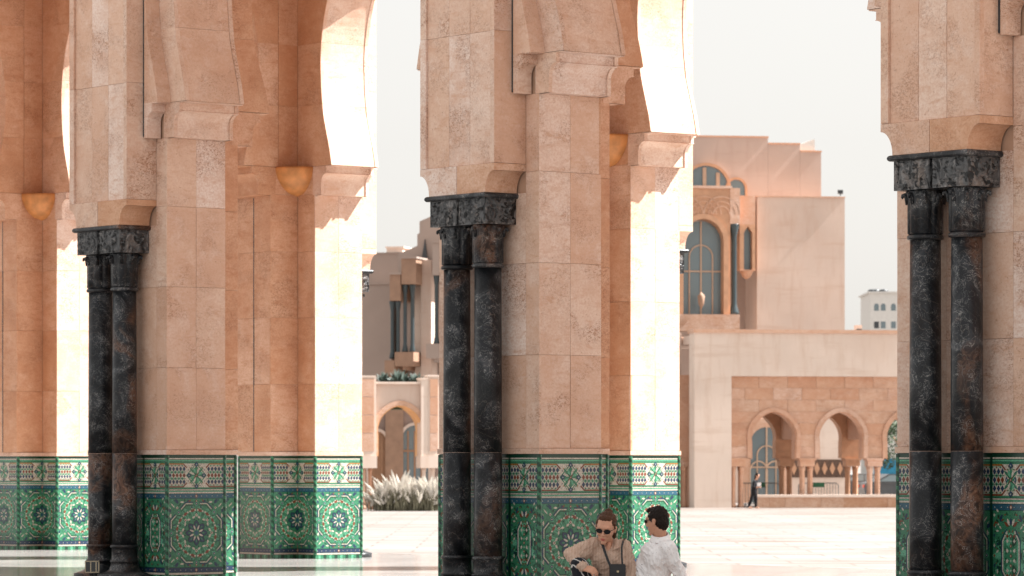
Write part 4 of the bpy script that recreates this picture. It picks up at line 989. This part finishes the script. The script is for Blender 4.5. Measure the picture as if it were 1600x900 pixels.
for k, px_ in enumerate((600, 622, 632, 651)):
    X_ = (px_-800)/F*178.5; z_ = EYE+(YH-600)*178.5/F
    b_ = MB(); rnd = random.Random(k)
    for i in range(46):
        a = rnd.uniform(0, 6.283); el = rnd.uniform(.2, 1.45); l_ = rnd.uniform(.4, .62)*(1.25 if k == 1 else 1)
        d_ = Vector((math.cos(a)*math.cos(el), math.sin(a)*math.cos(el), math.sin(el))); s_ = d_.orthogonal().normalized()*.05
        vs = [Vector((0, 0, 0))-s_, Vector((0, 0, 0))+s_, d_*l_*.6+s_*1.2, d_*l_*.6-s_*1.2, d_*l_]; b_.add(vs, [(0, 1, 2, 3), (3, 2, 4)])
    o = b_.build('agave', 'agave', None, (X_, 177.9, z_-.02)); tag(o, ['dark spiky agave at the left end of the garden wall top', 'tallest dark agave in the middle of the garden wall top', 'dark agave just right of the tallest one on the garden wall', 'dark agave at the right end of the garden wall top'][k], 'plant', 'agaves behind the garden wall')
b_ = MB(); X0_, X1_ = (588-800)/F*179, (660-800)/F*179; b_.box(X0_, X1_, 177.6, 180, EYE+(YH-640)*179/F, EYE+(YH-600.5)*178/F); tag(b_.build('planter_bed', 'foliage'), 'dark planted bed along the top of the garden wall', 'planter')
# tree behind the third small arch
tx, ty = (1420-800)/F*235, 235
t = empty('street_tree', (tx, ty, GZ0), 0, 'dark green tree behind the third small arch beside the right front pier', 'tree')
b_ = MB(); b_.tube([(0, 0, 0), (.1, 0, 1.6), (0, .1, 3.2)], .22, 8, 0, .12); b_.tube([(.05, 0, 2.2), (-.9, .2, 3.6)], .10, 6, 0, .05); b_.tube([(.05, 0, 2.4), (.9, .1, 3.9)], .10, 6, 0, .05); b_.build('trunk', 'frame_dark', t)
b_ = MB(); rnd = random.Random(2)
cl = [(rnd.gauss(0, 1.1), rnd.gauss(0, 1.0), 4.1+rnd.gauss(0, .8), rnd.uniform(.4, .8)) for _ in range(16)]
for i in range(3200):
    cx_, cy_, cz_, r_ = rnd.choice(cl); d_ = Vector((rnd.gauss(0, 1), rnd.gauss(0, 1), rnd.gauss(0, 1))).normalized()*r_*rnd.random()**.4
    p_ = Vector((cx_, cy_, cz_))+d_; a_ = Vector((rnd.gauss(0, 1), rnd.gauss(0, 1), rnd.gauss(0, 1))).normalized(); s_ = a_.orthogonal().normalized()*.05
    b_.add([p_-a_*.1, p_+s_, p_+a_*.1, p_-s_], [(0, 1, 2, 3)])
b_.build('crown', 'foliage', t)
# ------------------------------------------------------------ barriers, cars, van
def barrier(px_, Z, label, sign=False):
    e = empty('crowd_barrier', ((px_-800)/F*Z, Z, GZ0), R(9), label, 'barrier', 'crowd barriers behind the small arches')
    b_ = MB(); L_ = .98; h_ = 1.12
    b_.tube([(-L_, 0, .12), (-L_, 0, h_-.1), (-L_+.1, 0, h_), (L_-.1, 0, h_), (L_, 0, h_-.1), (L_, 0, .12), (-L_, 0, .12)], .025, 6); b_.build('frame', 'metal_grey', e)
    for k in range(13): MB().tube([(-L_+.14*(k+1), 0, .12), (-L_+.14*(k+1), 0, h_)], .012, 5).build('bar', 'metal_grey', e)
    for s in (-1, 1): MB().tube([(s*.7, -.25, 0), (s*.7, 0, .14), (s*.7, .25, 0)], .02, 5).build('foot', 'metal_grey', e)
    if sign: MB().box(-.28, .28, -.04, -.02, h_-.2, h_+.03).build('sign_plate', 'green_sign', e)
barrier(1279, 188.3, 'steel crowd barrier with dark green plate behind the second small arch', True)
barrier(1187, 188.3, 'steel crowd barrier in front of the tall arched window behind the standing woman', True)
def car(px_, Z, rz, paint, label, cat='car'):
    e = empty('parked_car', ((px_-800)/F*Z, Z, GZ0), rz, label, cat, 'cars parked beyond the small arches')
    side = [(-2.1, .35), (-2.12, .75), (-1.95, .92), (-1.2, 1.0), (-.6, 1.42), (.7, 1.45), (1.5, 1.02), (2.05, .95), (2.15, .6), (2.1, .32)]
    b_ = MB(); b_.prism(side, -.82, .82, 'y'); b_.build('body', paint, e)
    for s in (-1, 1):
        b_ = MB(); b_.prism([(-1.05, 1.02), (-.55, 1.36), (.05, 1.39), (.05, 1.02)], s*.825, s*.832, 'y'); b_.prism([(.12, 1.02), (.12, 1.39), (.65, 1.38), (1.3, 1.03)], s*.825, s*.832, 'y'); b_.build('side_window', 'window_glass', e)
        for xw in (-1.35, 1.35):
            b_ = MB(); n_ = 16; b_.prism([(xw+.31*math.cos(2*math.pi*i/n_), .31+.31*math.sin(2*math.pi*i/n_)) for i in range(n_)], s*.66, s*.85, 'y'); wh = b_.build('wheel', 'dark_stone', e)
            b_ = MB(); b_.prism([(xw+.18*math.cos(2*math.pi*i/n_), .31+.18*math.sin(2*math.pi*i/n_)) for i in range(n_)], s*.851, s*.86, 'y'); b_.build('rim', 'metal_grey', wh)
    MB().box(2.06, 2.16, -.7, -.45, .68, .84).build('tail_lamp', 'red_lamp', e); MB().box(2.06, 2.16, .45, .7, .68, .84).build('tail_lamp', 'red_lamp', e)
    return e
car(1325, 232, R(200), 'roof_white', 'white car parked between the colonnettes right of the second small arch')
car(1362, 228, R(150), 'car_paint', 'dark car parked beyond the third small arch')
car(1402, 222, R(190), 'car_paint', 'dark car in front of the blue van at the right pier edge')
e = empty('delivery_van', ((1405-800)/F*240, 240, GZ0), R(5), 'blue sided van with white roof beyond the third small arch', 'van')
MB().prism([(-1.4, .45), (-1.4, 2.35), (4.0, 2.35), (4.0, .45)], -.95, .95, 'y').build('body', 'blue_tarp', e); MB().box(-1.45, 4.05, -1, 1, 2.352, 2.62).build('roof', 'roof_white', e)
for xw in (-.5, 3.1):
    b_ = MB(); b_.prism([(xw+.38*math.cos(2*math.pi*i/16), .38+.38*math.sin(2*math.pi*i/16)) for i in range(16)], -1.0, -.7, 'y'); b_.build('wheel', 'dark_stone', e)
# ------------------------------------------------------------ people
def cloth(name, c, rough=.8, stripes=None, dots=None, sheen=0):
    m, n, b = new_mat(name); tc = n.nodes.new('ShaderNodeTexCoord'); o = None
    t = N(n, 'ShaderNodeTexNoise', i_Scale=9.0, i_Detail=5.0); n.links.new(tc.outputs['Object'], t.inputs['Vector'])
    o = ramp(n, t.outputs[0], [(.3, tuple(x*.9 for x in c)), (.7, tuple(min(1, x*1.06) for x in c))]).outputs[0]
    if stripes:
        wv = N(n, 'ShaderNodeTexWave', wave_type='BANDS', bands_direction=stripes[3], i_Scale=stripes[0], i_Distortion=stripes[4]); n.links.new(tc.outputs['Object'], wv.inputs['Vector'])
        o = mix(n, ramp(n, wv.outputs[0], [(stripes[1], g3(0)), (min(1, stripes[1]+.06), g3(1))]).outputs[0], o, stripes[2])
    if dots:
        vo = N(n, 'ShaderNodeTexVoronoi', i_Scale=dots[0]); n.links.new(tc.outputs['Object'], vo.inputs['Vector'])
        o = mix(n, ramp(n, vo.outputs['Distance'], [(.16, g3(.75)), (.22, g3(0))]).outputs[0], o, dots[1])
    n.links.new(o, b.inputs['Base Color']); b.inputs['Roughness'].default_value = rough; b.inputs['Specular IOR Level'].default_value = .15 if name not in ('lens', 'leather_black', 'skin') else .4
cloth('skin', (.56, .29, .19), .5, sheen=0)
cloth('shirt_beige', (.60, .44, .35), stripes=(24, .66, (.40, .26, .19), 'X', .5))
cloth('shirt_white', (.90, .87, .87), dots=(42, (.62, .58, .58)))
cloth('trousers_striped', (.02, .022, .028), stripes=(7.5, .90, (.6, .58, .55), 'DIAGONAL', 1.2))
cloth('trousers_blue', (.05, .07, .12)); cloth('cloth_black', (.02, .02, .023))
cloth('hair_brown', (.045, .019, .010), .5, stripes=(60, .6, (.10, .045, .024), 'DIAGONAL', 4)); cloth('hair_dark', (.008, .005, .004), .5, stripes=(60, .7, (.022, .012, .008), 'DIAGONAL', 4))
cloth('leather_black', (.012, .012, .014), .35, sheen=0); cloth('lips', (.42, .12, .10), .4, sheen=0); cloth('lens', (.006, .006, .008), .1, sheen=0); cloth('metal_gold', (.5, .4, .25), .3, sheen=0); cloth('shoe', (.5, .48, .45), .6)
_ico = {}
def prim_mesh(prims):
    b_ = MB()
    for p in prims:
        if p[0] == 'e':
            c, r = Vector(p[1]), p[2]; Rm = p[3] if len(p) > 3 else Matrix.Identity(3)
            vs = []; nu, nv = 16, 10
            vs.append(c+Rm@Vector((0, 0, r[2])))
            for j in range(1, nv):
                for i in range(nu):
                    a, q = 2*math.pi*i/nu, math.pi*j/nv
                    vs.append(c+Rm@Vector((r[0]*math.sin(q)*math.cos(a), r[1]*math.sin(q)*math.sin(a), r[2]*math.cos(q))))
            vs.append(c-Rm@Vector((0, 0, r[2])))
            fs = [(0, 1+i, 1+(i+1) % nu) for i in range(nu)]
            for j in range(nv-2): fs += [(1+j*nu+i, 1+(j+1)*nu+i, 1+(j+1)*nu+(i+1) % nu, 1+j*nu+(i+1) % nu) for i in range(nu)]
            e_ = len(vs)-1; k = 1+(nv-2)*nu; fs += [(e_, k+(i+1) % nu, k+i) for i in range(nu)]
            b_.add(vs, fs)
        else:
            a, ra, c, rc = Vector(p[1]), p[2], Vector(p[3]), p[4]
            d_ = (c-a); L_ = d_.length
            if L_ < 1e-5: continue
            d_ /= L_; s_ = d_.orthogonal().normalized(); t_ = d_.cross(s_); nu = 12; rings = []
            for k in range(5): q = math.pi/2*(k/4); rings.append((a-d_*ra*math.cos(q), ra*math.sin(q)))
            for k in range(5): q = math.pi/2*(k/4); rings.append((c+d_*rc*math.sin(q), rc*math.cos(q)))
            vs = []
            for o_, r_ in rings:
                for i in range(nu): vs.append(o_+(s_*math.cos(2*math.pi*i/nu)+t_*math.sin(2*math.pi*i/nu))*max(r_, 1e-4))
            fs = [(j*nu+i, j*nu+(i+1) % nu, (j+1)*nu+(i+1) % nu, (j+1)*nu+i) for j in range(len(rings)-1) for i in range(nu)]
            fs += [list(range(nu-1, -1, -1)), [len(vs)-nu+i for i in range(nu)]]
            b_.add(vs, fs)
    return b_
def blob(name, prims, vox, sm, mat, parent, disp=None):
    me = prim_mesh(prims).mesh('tmp', mat); o = bpy.data.objects.new('tmp', me); col.objects.link(o)
    r_ = o.modifiers.new('r', 'REMESH'); r_.mode = 'VOXEL'; r_.voxel_size = vox
    s_ = o.modifiers.new('s', 'SMOOTH'); s_.factor = .5; s_.iterations = sm
    dg = bpy.context.evaluated_depsgraph_get(); m2 = bpy.data.meshes.new_from_object(o.evaluated_get(dg)); bpy.data.objects.remove(o)
    m2.materials.clear(); m2.materials.append(M[mat])
    if disp:
        nn = [v.normal.copy() for v in m2.vertices]
        for v, q in zip(m2.vertices, nn): v.co += q*disp(v.co)
    for p_ in m2.polygons: p_.use_smooth = True
    ob = bpy.data.objects.new(name, m2); col.objects.link(ob); ob.parent = parent
    return ob
def C(a, ra, b, rb): return ('c', a, ra, b, rb)
def head_prims(Mh):
    R3 = Mh.to_3x3(); P = lambda *q: Mh @ Vector(q)
    sc_ = Mh.to_scale().x; R3 = R3 @ Matrix.Scale(1/sc_, 3)
    E = lambda c, r: ('e', P(*c), tuple(q*sc_ for q in r), R3)
    pr = [E((0, .012, .03), (.074, .094, .098)), E((0, -.030, -.045), (.054, .056, .066)), E((0, -.012, -.01), (.068, .076, .082)), E((0, -.066, -.094), (.024, .022, .020)),
          E((0, -.074, .038), (.050, .022, .018)), E((-.034, -.066, -.018), (.024, .022, .022)), E((.034, -.066, -.018), (.024, .022, .022)),
          C(P(0, -.086, .022), .008, P(0, -.104, -.018), .012), E((-.013, -.094, -.022), (.009, .010, .008)), E((.013, -.094, -.022), (.009, .010, .008)),
          E((0, -.084, -.052), (.022, .012, .010)), E((0, -.080, -.066), (.018, .010, .008))]
    for s in (-1, 1): pr += [E((s*.076, .012, -.005), (.009, .018, .030)), E((s*.080, .018, .008), (.010, .016, .016))]
    return pr
def hand_prims(wr, d, up, side, curl=.5, spread=.10):
    """wr wrist, d forward, up back-of-hand normal"""
    d = d.normalized(); up = (up-d*up.dot(d)).normalized(); s = d.cross(up)*side
    pr = []
    base = wr+d*.018
    for k in range(4):
        o_ = (k-1.5)*.019
        pr.append(C(base+s*o_*.7, .014, wr+d*.085+s*o_, .0105))
        L_ = (.070, .080, .074, .058)[k]; p_ = wr+d*(.088 if k in (1, 2) else .082)+s*o_; a = .25+.15*k*.5; dd = (d+s*(k-1.5)*spread)
        for j, f in enumerate((.45, .32, .23)):
            a += curl*(.8 if j else .6); q = (dd*math.cos(a)-up*math.sin(a)).normalized(); p2 = p_+q*L_*f; pr.append(C(p_, .0088-.0008*j, p2, .0080-.0008*j)); p_ = p2
    t0 = wr+d*.03-s*.028; t1 = t0+(d*.6-s*.75-up*.25).normalized()*.034; t2 = t1+(d*.9-s*.25-up*.35).normalized()*.030; t3 = t2+(d*.95-up*.45).normalized()*.024
    pr += [C(wr+d*.015-s*.012, .015, t0, .013), C(t0, .012, t1, .0105), C(t1, .0100, t2, .009), C(t2, .0092, t3, .0078)]
    return pr
ZP = 34.0
def wp(x, y, dy=0.0): return Vector(((x-800)/F*(ZP+dy), ZP+dy, EYE+(YH-y)*(ZP+dy)/F))
def folds(amp, f=1.0, seed=0, dirv=Vector((1, .4, .6))):
    d_ = dirv.normalized()
    def fn(c):
        q = c+d_*c.dot(d_)*2.2                                # creases run across dirv
        n1_ = noise.noise(Vector((q.x*7*f+seed, q.y*7*f, q.z*7*f))); n2_ = noise.noise(Vector((q.x*15*f, q.y*15*f+seed, q.z*15*f)))
        return amp*(1.2*n1_ + 1.5*((1-abs(n2_))**4-.45) + .5*noise.noise(c*40))
    return fn
# stone bench they sit on
b_ = MB(); b_.box(.25, 2.0, 33.74, 34.36, .0, .36); o = b_.build('stone_bench', 'travertine'); tag(o, 'low stone bench under the seated couple', 'bench')
MB().box(.22, 2.03, 33.70, 34.40, .362, .42).build('bench_top', 'travertine', o)
# --- seated woman
e = empty('person', (wp(950, 900).x, ZP, .42), 0, 'seated woman in beige striped shirt and sunglasses, brown hair in a bun', 'person', 'seated couple')
inv_w = Matrix.Translation(-Vector(e.location))
hc = wp(946.5, 826, -.10)
Mh = Matrix.Translation(hc) @ Matrix.Rotation(R(-13), 4, 'Z') @ Matrix.Rotation(R(7), 4, 'Y') @ Matrix.Rotation(R(20), 4, 'X') @ Matrix.Scale(1.08, 4)
hip = wp(962, 945, .10); chest = wp(953, 876, -.02); neck = wp(951, 849, 0)
shR, shL = wp(926, 851, .0), wp(975, 854, .02)
elR, wrR, haR = wp(889, 866, -.10), wp(911, 887, -.26), wp(934, 894, -.30)
elL, wrL = wp(986, 893, .0), wp(978, 925, -.16)
kR, aR = wp(905, 884, -.20), wp(913, 950, -.12); kL, aL = wp(968, 930, -.42), wp(968, 1022, -.40)
hL = hip+Vector((.09, 0, .02)); hR_ = hip+Vector((-.09, 0, .02))
def loc(v): return v-Vector(e.location)
def shift(pr): 
    out = []
    for p_ in pr: out.append(('e', loc(p_[1]), *p_[2:]) if p_[0] == 'e' else ('c', loc(p_[1]), p_[2], loc(p_[3]), p_[4]))
    return out
body = head_prims(Mh)+[C(Mh@Vector((0, .02, -.06)), .048, neck+Vector((0, .02, -.02)), .052), C(neck+Vector((0, .02, -.03)), .06, chest, .11), ('e', chest, (.145, .10, .13)), C(chest, .11, hip, .115), C(shR, .048, shL, .048), ('e', hip, (.155, .12, .10)),
    C(shR, .048, elR, .037), C(elR, .037, wrR, .025), C(shL, .048, elL, .037), C(elL, .037, wrL, .025), C(hR_, .08, kR, .055), C(kR, .052, aR, .035), C(hL, .08, kL, .055), C(kL, .052, aL, .035),
    C(aR, .034, aR+Vector((-.02, -.17, -.03)), .025), C(aL, .034, aL+Vector((0, -.17, -.04)), .025)]
body += hand_prims(wrR, haR-wrR, Vector((-.2, -.5, .85)), 1, .45) + hand_prims(wrL, Vector((-.4, -.8, -.3)), Vector((0, -.3, 1)), -1, .5)
blob('body', shift(body), .005, 3, 'skin', e)
sh = [C(neck+Vector((0, .03, -.035)), .062, chest, .135), ('e', chest+Vector((0, 0, .01)), (.165, .125, .14)), C(chest, .135, hip+Vector((0, 0, .03)), .145), C(shR, .062, shL, .062), ('e', hip+Vector((0, 0, .04)), (.18, .145, .10)),
    C(shR, .060, elR, .050), C(shR+Vector((.0, 0, -.05)), .06, elR+Vector((.07, 0, -.02)), .045), C(elR, .052, elR.lerp(wrR, .80), .042), C(shL, .064, elL, .058), C(elL, .056, elL.lerp(wrL, .8), .042), C(shL+Vector((-.02, 0, -.05)), .07, elL+Vector((-.03, 0, .02)), .05)]
cu = elR.lerp(wrR, .80); sh.append(C(cu, .045, cu+(wrR-elR).normalized()*.03, .045))
so_ = blob('shirt', shift(sh), .007, 4, 'shirt_beige', e, folds(.008, 1.0, 3, Vector((.5, .3, -.5))))
# open collar: two flaps and a placket line
cb = MB(); cz = neck
def flap(pts, th=.006):
    v_ = [loc(p_) for p_ in pts]; n_ = (v_[1]-v_[0]).cross(v_[2]-v_[0]).normalized()*th
    k = len(v_); cb.add([p_+n_ for p_ in v_]+[p_-n_ for p_ in v_], [list(range(k)), list(range(2*k-1, k-1, -1))]+[(i, (i+1) % k, k+(i+1) % k, k+i) for i in range(k)])
fy = -.135
flap([wp(934, 842, -.06), wp(941, 838, -.03), wp(943, 848, -.13), wp(946, 858, -.15), wp(937, 853, -.14)])
flap([wp(963, 843, -.03), wp(970, 846, -.02), wp(969, 855, -.12), wp(957, 860, -.15), wp(961, 850, -.12)])
cb.build('collar', 'shirt_beige', so_)
# bare skin at the open neckline
blob('neckline', shift([C(wp(951, 851, -.065), .030, wp(951, 862, -.112), .018)]), .005, 2, 'skin', e)
R3 = Mh.to_3x3(); P_ = lambda *q: Mh@Vector(q)
hair = [('e', P_(0, .028, .045), (.082, .090, .092), R3), ('e', P_(0, .05, .0), (.078, .070, .085), R3), ('e', P_(.0, .075, .118), (.034, .034, .028), R3), C(P_(-.068, -.015, .055), .016, P_(-.076, .015, -.01), .008), C(P_(.068, -.015, .055), .016, P_(.076, .015, -.01), .008), ('e', P_(0, -.030, .100), (.055, .035, .025), R3), C(P_(.05, .075, -.04), .03, P_(.06, .07, -.10), .012)]
blob('hair', shift(hair), .005, 3, 'hair_brown', e, lambda c: .004*math.sin(c.x*240+noise.noise(c*30)*5)*.5+.003*noise.noise(c*60))
MB().add([], []) 
gb = MB()
def lens_shape(s):
    pts = []
    for i in range(12): a = 2*math.pi*i/12; pts.append((s*.034+.027*math.cos(a), .012+.021*math.sin(a)*(1.0 if math.sin(a) < 0 else .85)))
    v1 = [loc(P_(x, -.099+abs(x)*.18, z)) for x, z in pts]; v2 = [loc(P_(x, -.093+abs(x)*.18, z)) for x, z in pts]
    gb.add(v1+v2, [list(range(12)), list(range(23, 11, -1))]+[(i, (i+1) % 12, 12+(i+1) % 12, 12+i) for i in range(12)])
for s in (-1, 1): lens_shape(s); gb.tube([loc(P_(s*.058, -.088, .02)), loc(P_(s*.078, -.04, .018)), loc(P_(s*.082, .012, .012))], .0025, 5)
gb.tube([loc(P_(-.012, -.103, .018)), loc(P_(.012, -.103, .018))], .0025, 5); sg = gb.build('sunglasses', 'lens', None); sg.location = e.location
tag(sg, 'dark round sunglasses on the face of the seated woman', 'sunglasses')
blob('lips', shift([('e', P_(0, -.0935, -.054), (.019, .006, .0055), R3), ('e', P_(0, -.090, -.065), (.015, .006, .006), R3)]), .0025, 1, 'lips', e)
tr = [C(hR_, .105, kR, .078), C(kR, .076, aR, .062), C(hL, .105, kL, .078), C(kL, .076, aL, .065), ('e', hip, (.18, .145, .11))]
blob('trousers', shift(tr), .008, 4, 'trousers_striped', e, folds(.006, .9, 8))
for a_ in (aR, aL): blob('shoe', shift([C(a_+Vector((0, .03, -.05)), .038, a_+Vector((-.01, -.17, -.055)), .032)]), .006, 3, 'shoe', e)
# bag, its strap and a second strap
bp_ = wp(965, 892, -.20)
bo = empty('shoulder_bag', bp_, 0, 'small black crossbody bag hanging in front of the seated woman', 'bag')
b_ = MB(); w_, h_ = .070, .058
pts = [(-w_, -h_), (w_, -h_), (w_, h_*.7), (w_*.86, h_), (-w_*.86, h_), (-w_, h_*.7)]; b_.prism(pts, -.03, .03, 'y'); b_.build('bag_body', 'leather_black', bo)
MB().prism([(-w_*.97, -h_*.3), (w_*.97, -h_*.3), (w_*1.01, h_*.72), (w_*.88, h_*1.03), (-w_*.88, h_*1.03), (-w_*1.01, h_*.72)], -.038, -.0302, 'y').build('bag_flap', 'leather_black', bo)
MB().box(-.008, .010, -.042, -.0385, -.012, .004).build('bag_clasp', 'metal_gold', bo)
b_ = MB()
def ribbon(pts, wd=.011, th=.003):
    for a, c in zip(pts, pts[1:]):
        a, c = a-bp_, c-bp_; d_ = (c-a).normalized(); s_ = d_.cross(Vector((0, -1, 0))).normalized()*wd; t_ = s_.cross(d_).normalized()*th
        a = a-d_*.002; c = c+d_*.002
        b_.add([a-s_-t_, a+s_-t_, a+s_+t_, a-s_+t_, c-s_-t_, c+s_-t_, c+s_+t_, c-s_+t_], [(0, 1, 2, 3), (7, 6, 5, 4), (0, 4, 5, 1), (1, 5, 6, 2), (2, 6, 7, 3), (3, 7, 4, 0)])
ribbon([wp(938, 840, -.05), wp(941, 850, -.13), wp(945, 862, -.175), wp(950, 876, -.195), wp(954.5, 886, -.21)]); b_.build('bag_strap', 'leather_black', bo)
b_ = MB(); ribbon([wp(976, 841, .02), wp(973.5, 846, -.07), wp(971.5, 856, -.135), wp(971.5, 870, -.185), wp(973, 885, -.20)], .008); b_.build('bag_strap', 'leather_black', bo)
# --- seated man
e = empty('person', (wp(1020, 900).x, ZP+.05, .42), 0, 'dark haired man in white shirt leaning back on his arm, seen from behind', 'person', 'seated couple')
hc = wp(1026.5, 815, .02)
Mh = Matrix.Translation(hc) @ Matrix.Rotation(R(-124), 4, 'Z') @ Matrix.Rotation(R(8), 4, 'X') @ Matrix.Scale(1.03, 4); R3 = Mh.to_3x3()
hip = wp(1004, 940, .12); chest = wp(1026, 872, .05); neck = wp(1032, 842, .04)
shN, shF = wp(1044, 856, -.10), wp(1024, 852, .20)
elN, wrN = wp(1060, 894, -.04), wp(1074, 938, .02)
elF, wrF = wp(1000, 892, .28), wp(965, 925, .22)
kN, aN = wp(930, 938, -.08), wp(925, 1028, -.12); kF, aF = wp(935, 935, .22), wp(940, 1028, .2)
body = head_prims(Mh)+[C(Mh@Vector((0, .02, -.06)), .054, neck, .058), C(neck, .06, chest, .12), ('e', chest, (.11, .14, .13)), C(chest, .10, hip, .11), C(shN, .050, shF, .050), ('e', hip, (.13, .16, .11)),
    C(shN, .055, elN, .042), C(elN, .042, wrN, .029), C(shF, .055, elF, .042), C(elF, .042, wrF, .029), C(hip+Vector((0, -.09, 0)), .085, kN, .06), C(kN, .056, aN, .04), C(hip+Vector((0, .09, 0)), .085, kF, .06), C(kF, .056, aF, .04), C(aN, .035, aN+Vector((-.18, 0, -.04)), .028), C(aF, .035, aF+Vector((-.18, 0, -.04)), .028)]
body += hand_prims(wrN, Vector((.7, .0, -.35)), Vector((.2, 0, 1)), 1, .15) + hand_prims(wrF, Vector((-.8, -.3, -.3)), Vector((0, -.2, 1)), 1, .4)
blob('body', shift(body), .005, 3, 'skin', e)
sh = [C(neck+Vector((0, 0, -.035)), .070, chest, .145), ('e', chest+Vector((-.01, 0, 0)), (.145, .175, .15)), C(chest, .15, hip+Vector((0, 0, .03)), .155), C(chest+Vector((.05, -.02, -.02)), .11, hip+Vector((.06, -.02, .05)), .13), C(shN, .068, shF, .070), ('e', hip+Vector((-.01, 0, .04)), (.17, .19, .11)), C(chest, .13, wp(1001, 905, .05), .12),
    C(shN, .070, elN, .058), C(elN, .057, elN.lerp(wrN, .88), .043), C(shF, .07, elF, .056), C(elF, .055, elF.lerp(wrF, .85), .042)]
so_ = blob('shirt', shift(sh), .007, 4, 'shirt_white', e, folds(.009, .8, 11, Vector((.9, .2, .35))))
cb = MB(); ring_ = []
ax = (Mh@Vector((0, .02, -.06))-neck).normalized(); s_ = ax.orthogonal().normalized(); t_ = ax.cross(s_)
n_ = 20; vs = []
for rr, hh in ((.080, -.014), (.068, .045), (.074, .047), (.092, -.004)):
    for i in range(n_): a = 2*math.pi*i/n_; vs.append(loc(neck+ax*hh+(s_*math.cos(a)+t_*math.sin(a))*rr))
cb.add(vs, [(j*n_+i, j*n_+(i+1) % n_, (j+1)*n_+(i+1) % n_, (j+1)*n_+i) for j in range(3) for i in range(n_)], 0, True); cb.build('collar', 'shirt_white', so_)
for px_, py_ in ((1008, 873), (1001, 882), (994, 892)):
    q = wp(px_+2, py_, -.07); MB().lathe([(.005, -.002), (.006, 0), (.005, .002)], 0, 0, 8).build('button', 'leather_black', so_, loc(q))
P_ = lambda *q: Mh@Vector(q)
hair = [('e', P_(0, .020, .038), (.081, .093, .096), R3), ('e', P_(0, .048, -.01), (.070, .060, .070), R3), ('e', P_(0, -.030, .100), (.056, .055, .030), R3), ('e', P_(0, .060, -.04), (.052, .040, .045), R3), C(P_(-.072, -.018, .05), .014, P_(-.078, -.002, .0), .008), C(P_(.072, -.018, .05), .014, P_(.078, -.002, .0), .008)]
blob('hair', shift(hair), .005, 3, 'hair_dark', e, lambda c: .006*noise.noise(c*45)+.004*math.sin(c.x*260+c.z*90+noise.noise(c*30)*6)*.5)
gb = MB()
for s in (-1, 1): lens_shape(s); gb.tube([loc(P_(s*.058, -.088, .02)), loc(P_(s*.078, -.04, .018)), loc(P_(s*.084, .012, .012))], .0028, 5)
sg = gb.build('sunglasses', 'lens', None); sg.location = e.location; tag(sg, 'dark sunglasses worn by the man in the white shirt', 'sunglasses')
tr = [C(hip+Vector((0, -.09, 0)), .10, kN, .08), C(kN, .076, aN, .06), C(hip+Vector((0, .09, 0)), .10, kF, .08), C(kF, .076, aF, .06), ('e', hip, (.15, .18, .12))]
blob('trousers', shift(tr), .009, 4, 'trousers_blue', e, folds(.010, .9, 2))
for a_ in (aN, aF): blob('shoe', shift([C(a_+Vector((.03, 0, -.05)), .04, a_+Vector((-.18, 0, -.055)), .034)]), .007, 3, 'shoe', e)
# --- woman standing by the small arcade
ZP = 180.0
def wq(x, y, dy=0.0): return Vector(((x-800)/F*(ZP+dy), ZP+dy, EYE+(YH-y)*(ZP+dy)/F))
e = empty('person', (wq(1176, 794).x, ZP, GZ0), 0, 'woman in dark clothes with a pale bag standing by the small arcade across the plaza', 'person')
hc = wq(1183.5, 743.5); Mh = Matrix.Translation(hc) @ Matrix.Rotation(R(55), 4, 'Z') @ Matrix.Rotation(R(12), 4, 'X')
nk, ch, hp_ = wq(1182, 749), wq(1180, 757), wq(1178.5, 767)
f1, f2_ = wq(1170, 793, -.1), wq(1181, 793, .1); k1, k2 = wq(1174, 780, -.1), wq(1181, 779, .05)
e1, w1 = wq(1177, 762, -.16), wq(1184.5, 761.5, -.26); e2, w2_ = wq(1182, 762, .18), wq(1187, 757, .05)
s1, s2 = wq(1178.5, 752.5, -.12), wq(1183.5, 752.5, .12)
body = head_prims(Mh)+[C(hc, .05, nk, .055), C(nk, .06, ch, .11), C(ch, .11, hp_, .12), C(s1, .05, s2, .05), C(s1, .045, e1, .038), C(e1, .037, w1, .027), C(s2, .045, e2, .038), C(e2, .037, w2_, .027), C(hp_, .10, k1, .065), C(k1, .06, f1, .04), C(hp_, .10, k2, .065), C(k2, .06, f2_, .04), C(f1, .035, f1+Vector((.13, -.05, -.01)), .03), C(f2_, .035, f2_+Vector((.13, -.05, -.01)), .03)]
body += hand_prims(w1, Vector((1, 0, .2)), Vector((0, -.5, 1)), 1, .4)+hand_prims(w2_, Vector((.6, -.3, .5)), Vector((1, 0, 0)), 1, .5)
blob('body', shift(body), .012, 2, 'skin', e)
blob('jacket', shift([C(nk+Vector((0, 0, -.05)), .07, ch, .14), C(ch, .14, hp_, .145), C(s1, .065, s2, .065), C(s1, .062, e1, .055), C(e1, .052, e1.lerp(w1, .5), .045), C(s2, .062, e2, .055), C(e2, .052, e2.lerp(w2_, .5), .045), C(hp_, .15, hp_+Vector((0, 0, -.12)), .15)]), .012, 3, 'cloth_black', e)
blob('trousers', shift([C(hp_, .12, k1, .085), C(k1, .08, f1+Vector((0, 0, .06)), .06), C(hp_, .12, k2, .085), C(k2, .08, f2_+Vector((0, 0, .06)), .06)]), .012, 3, 'cloth_black', e)
P_ = lambda *q: Mh@Vector(q); R3 = Mh.to_3x3()
blob('hair', shift([('e', P_(0, .025, .04), (.088, .10, .10), R3), C(P_(0, .06, 0), .08, P_(0, .08, -.16), .06)]), .012, 2, 'hair_dark', e)
q = wq(1186, 757, -.28); b_ = MB(); b_.box(-.09, .09, -.03, .03, -.08, .07); b_.box(-.10, .10, -.036, .036, .071, .085); o = b_.build('hand_bag', 'shirt_white', None, q); tag(o, 'pale bag held by the dark dressed woman across the plaza', 'bag')
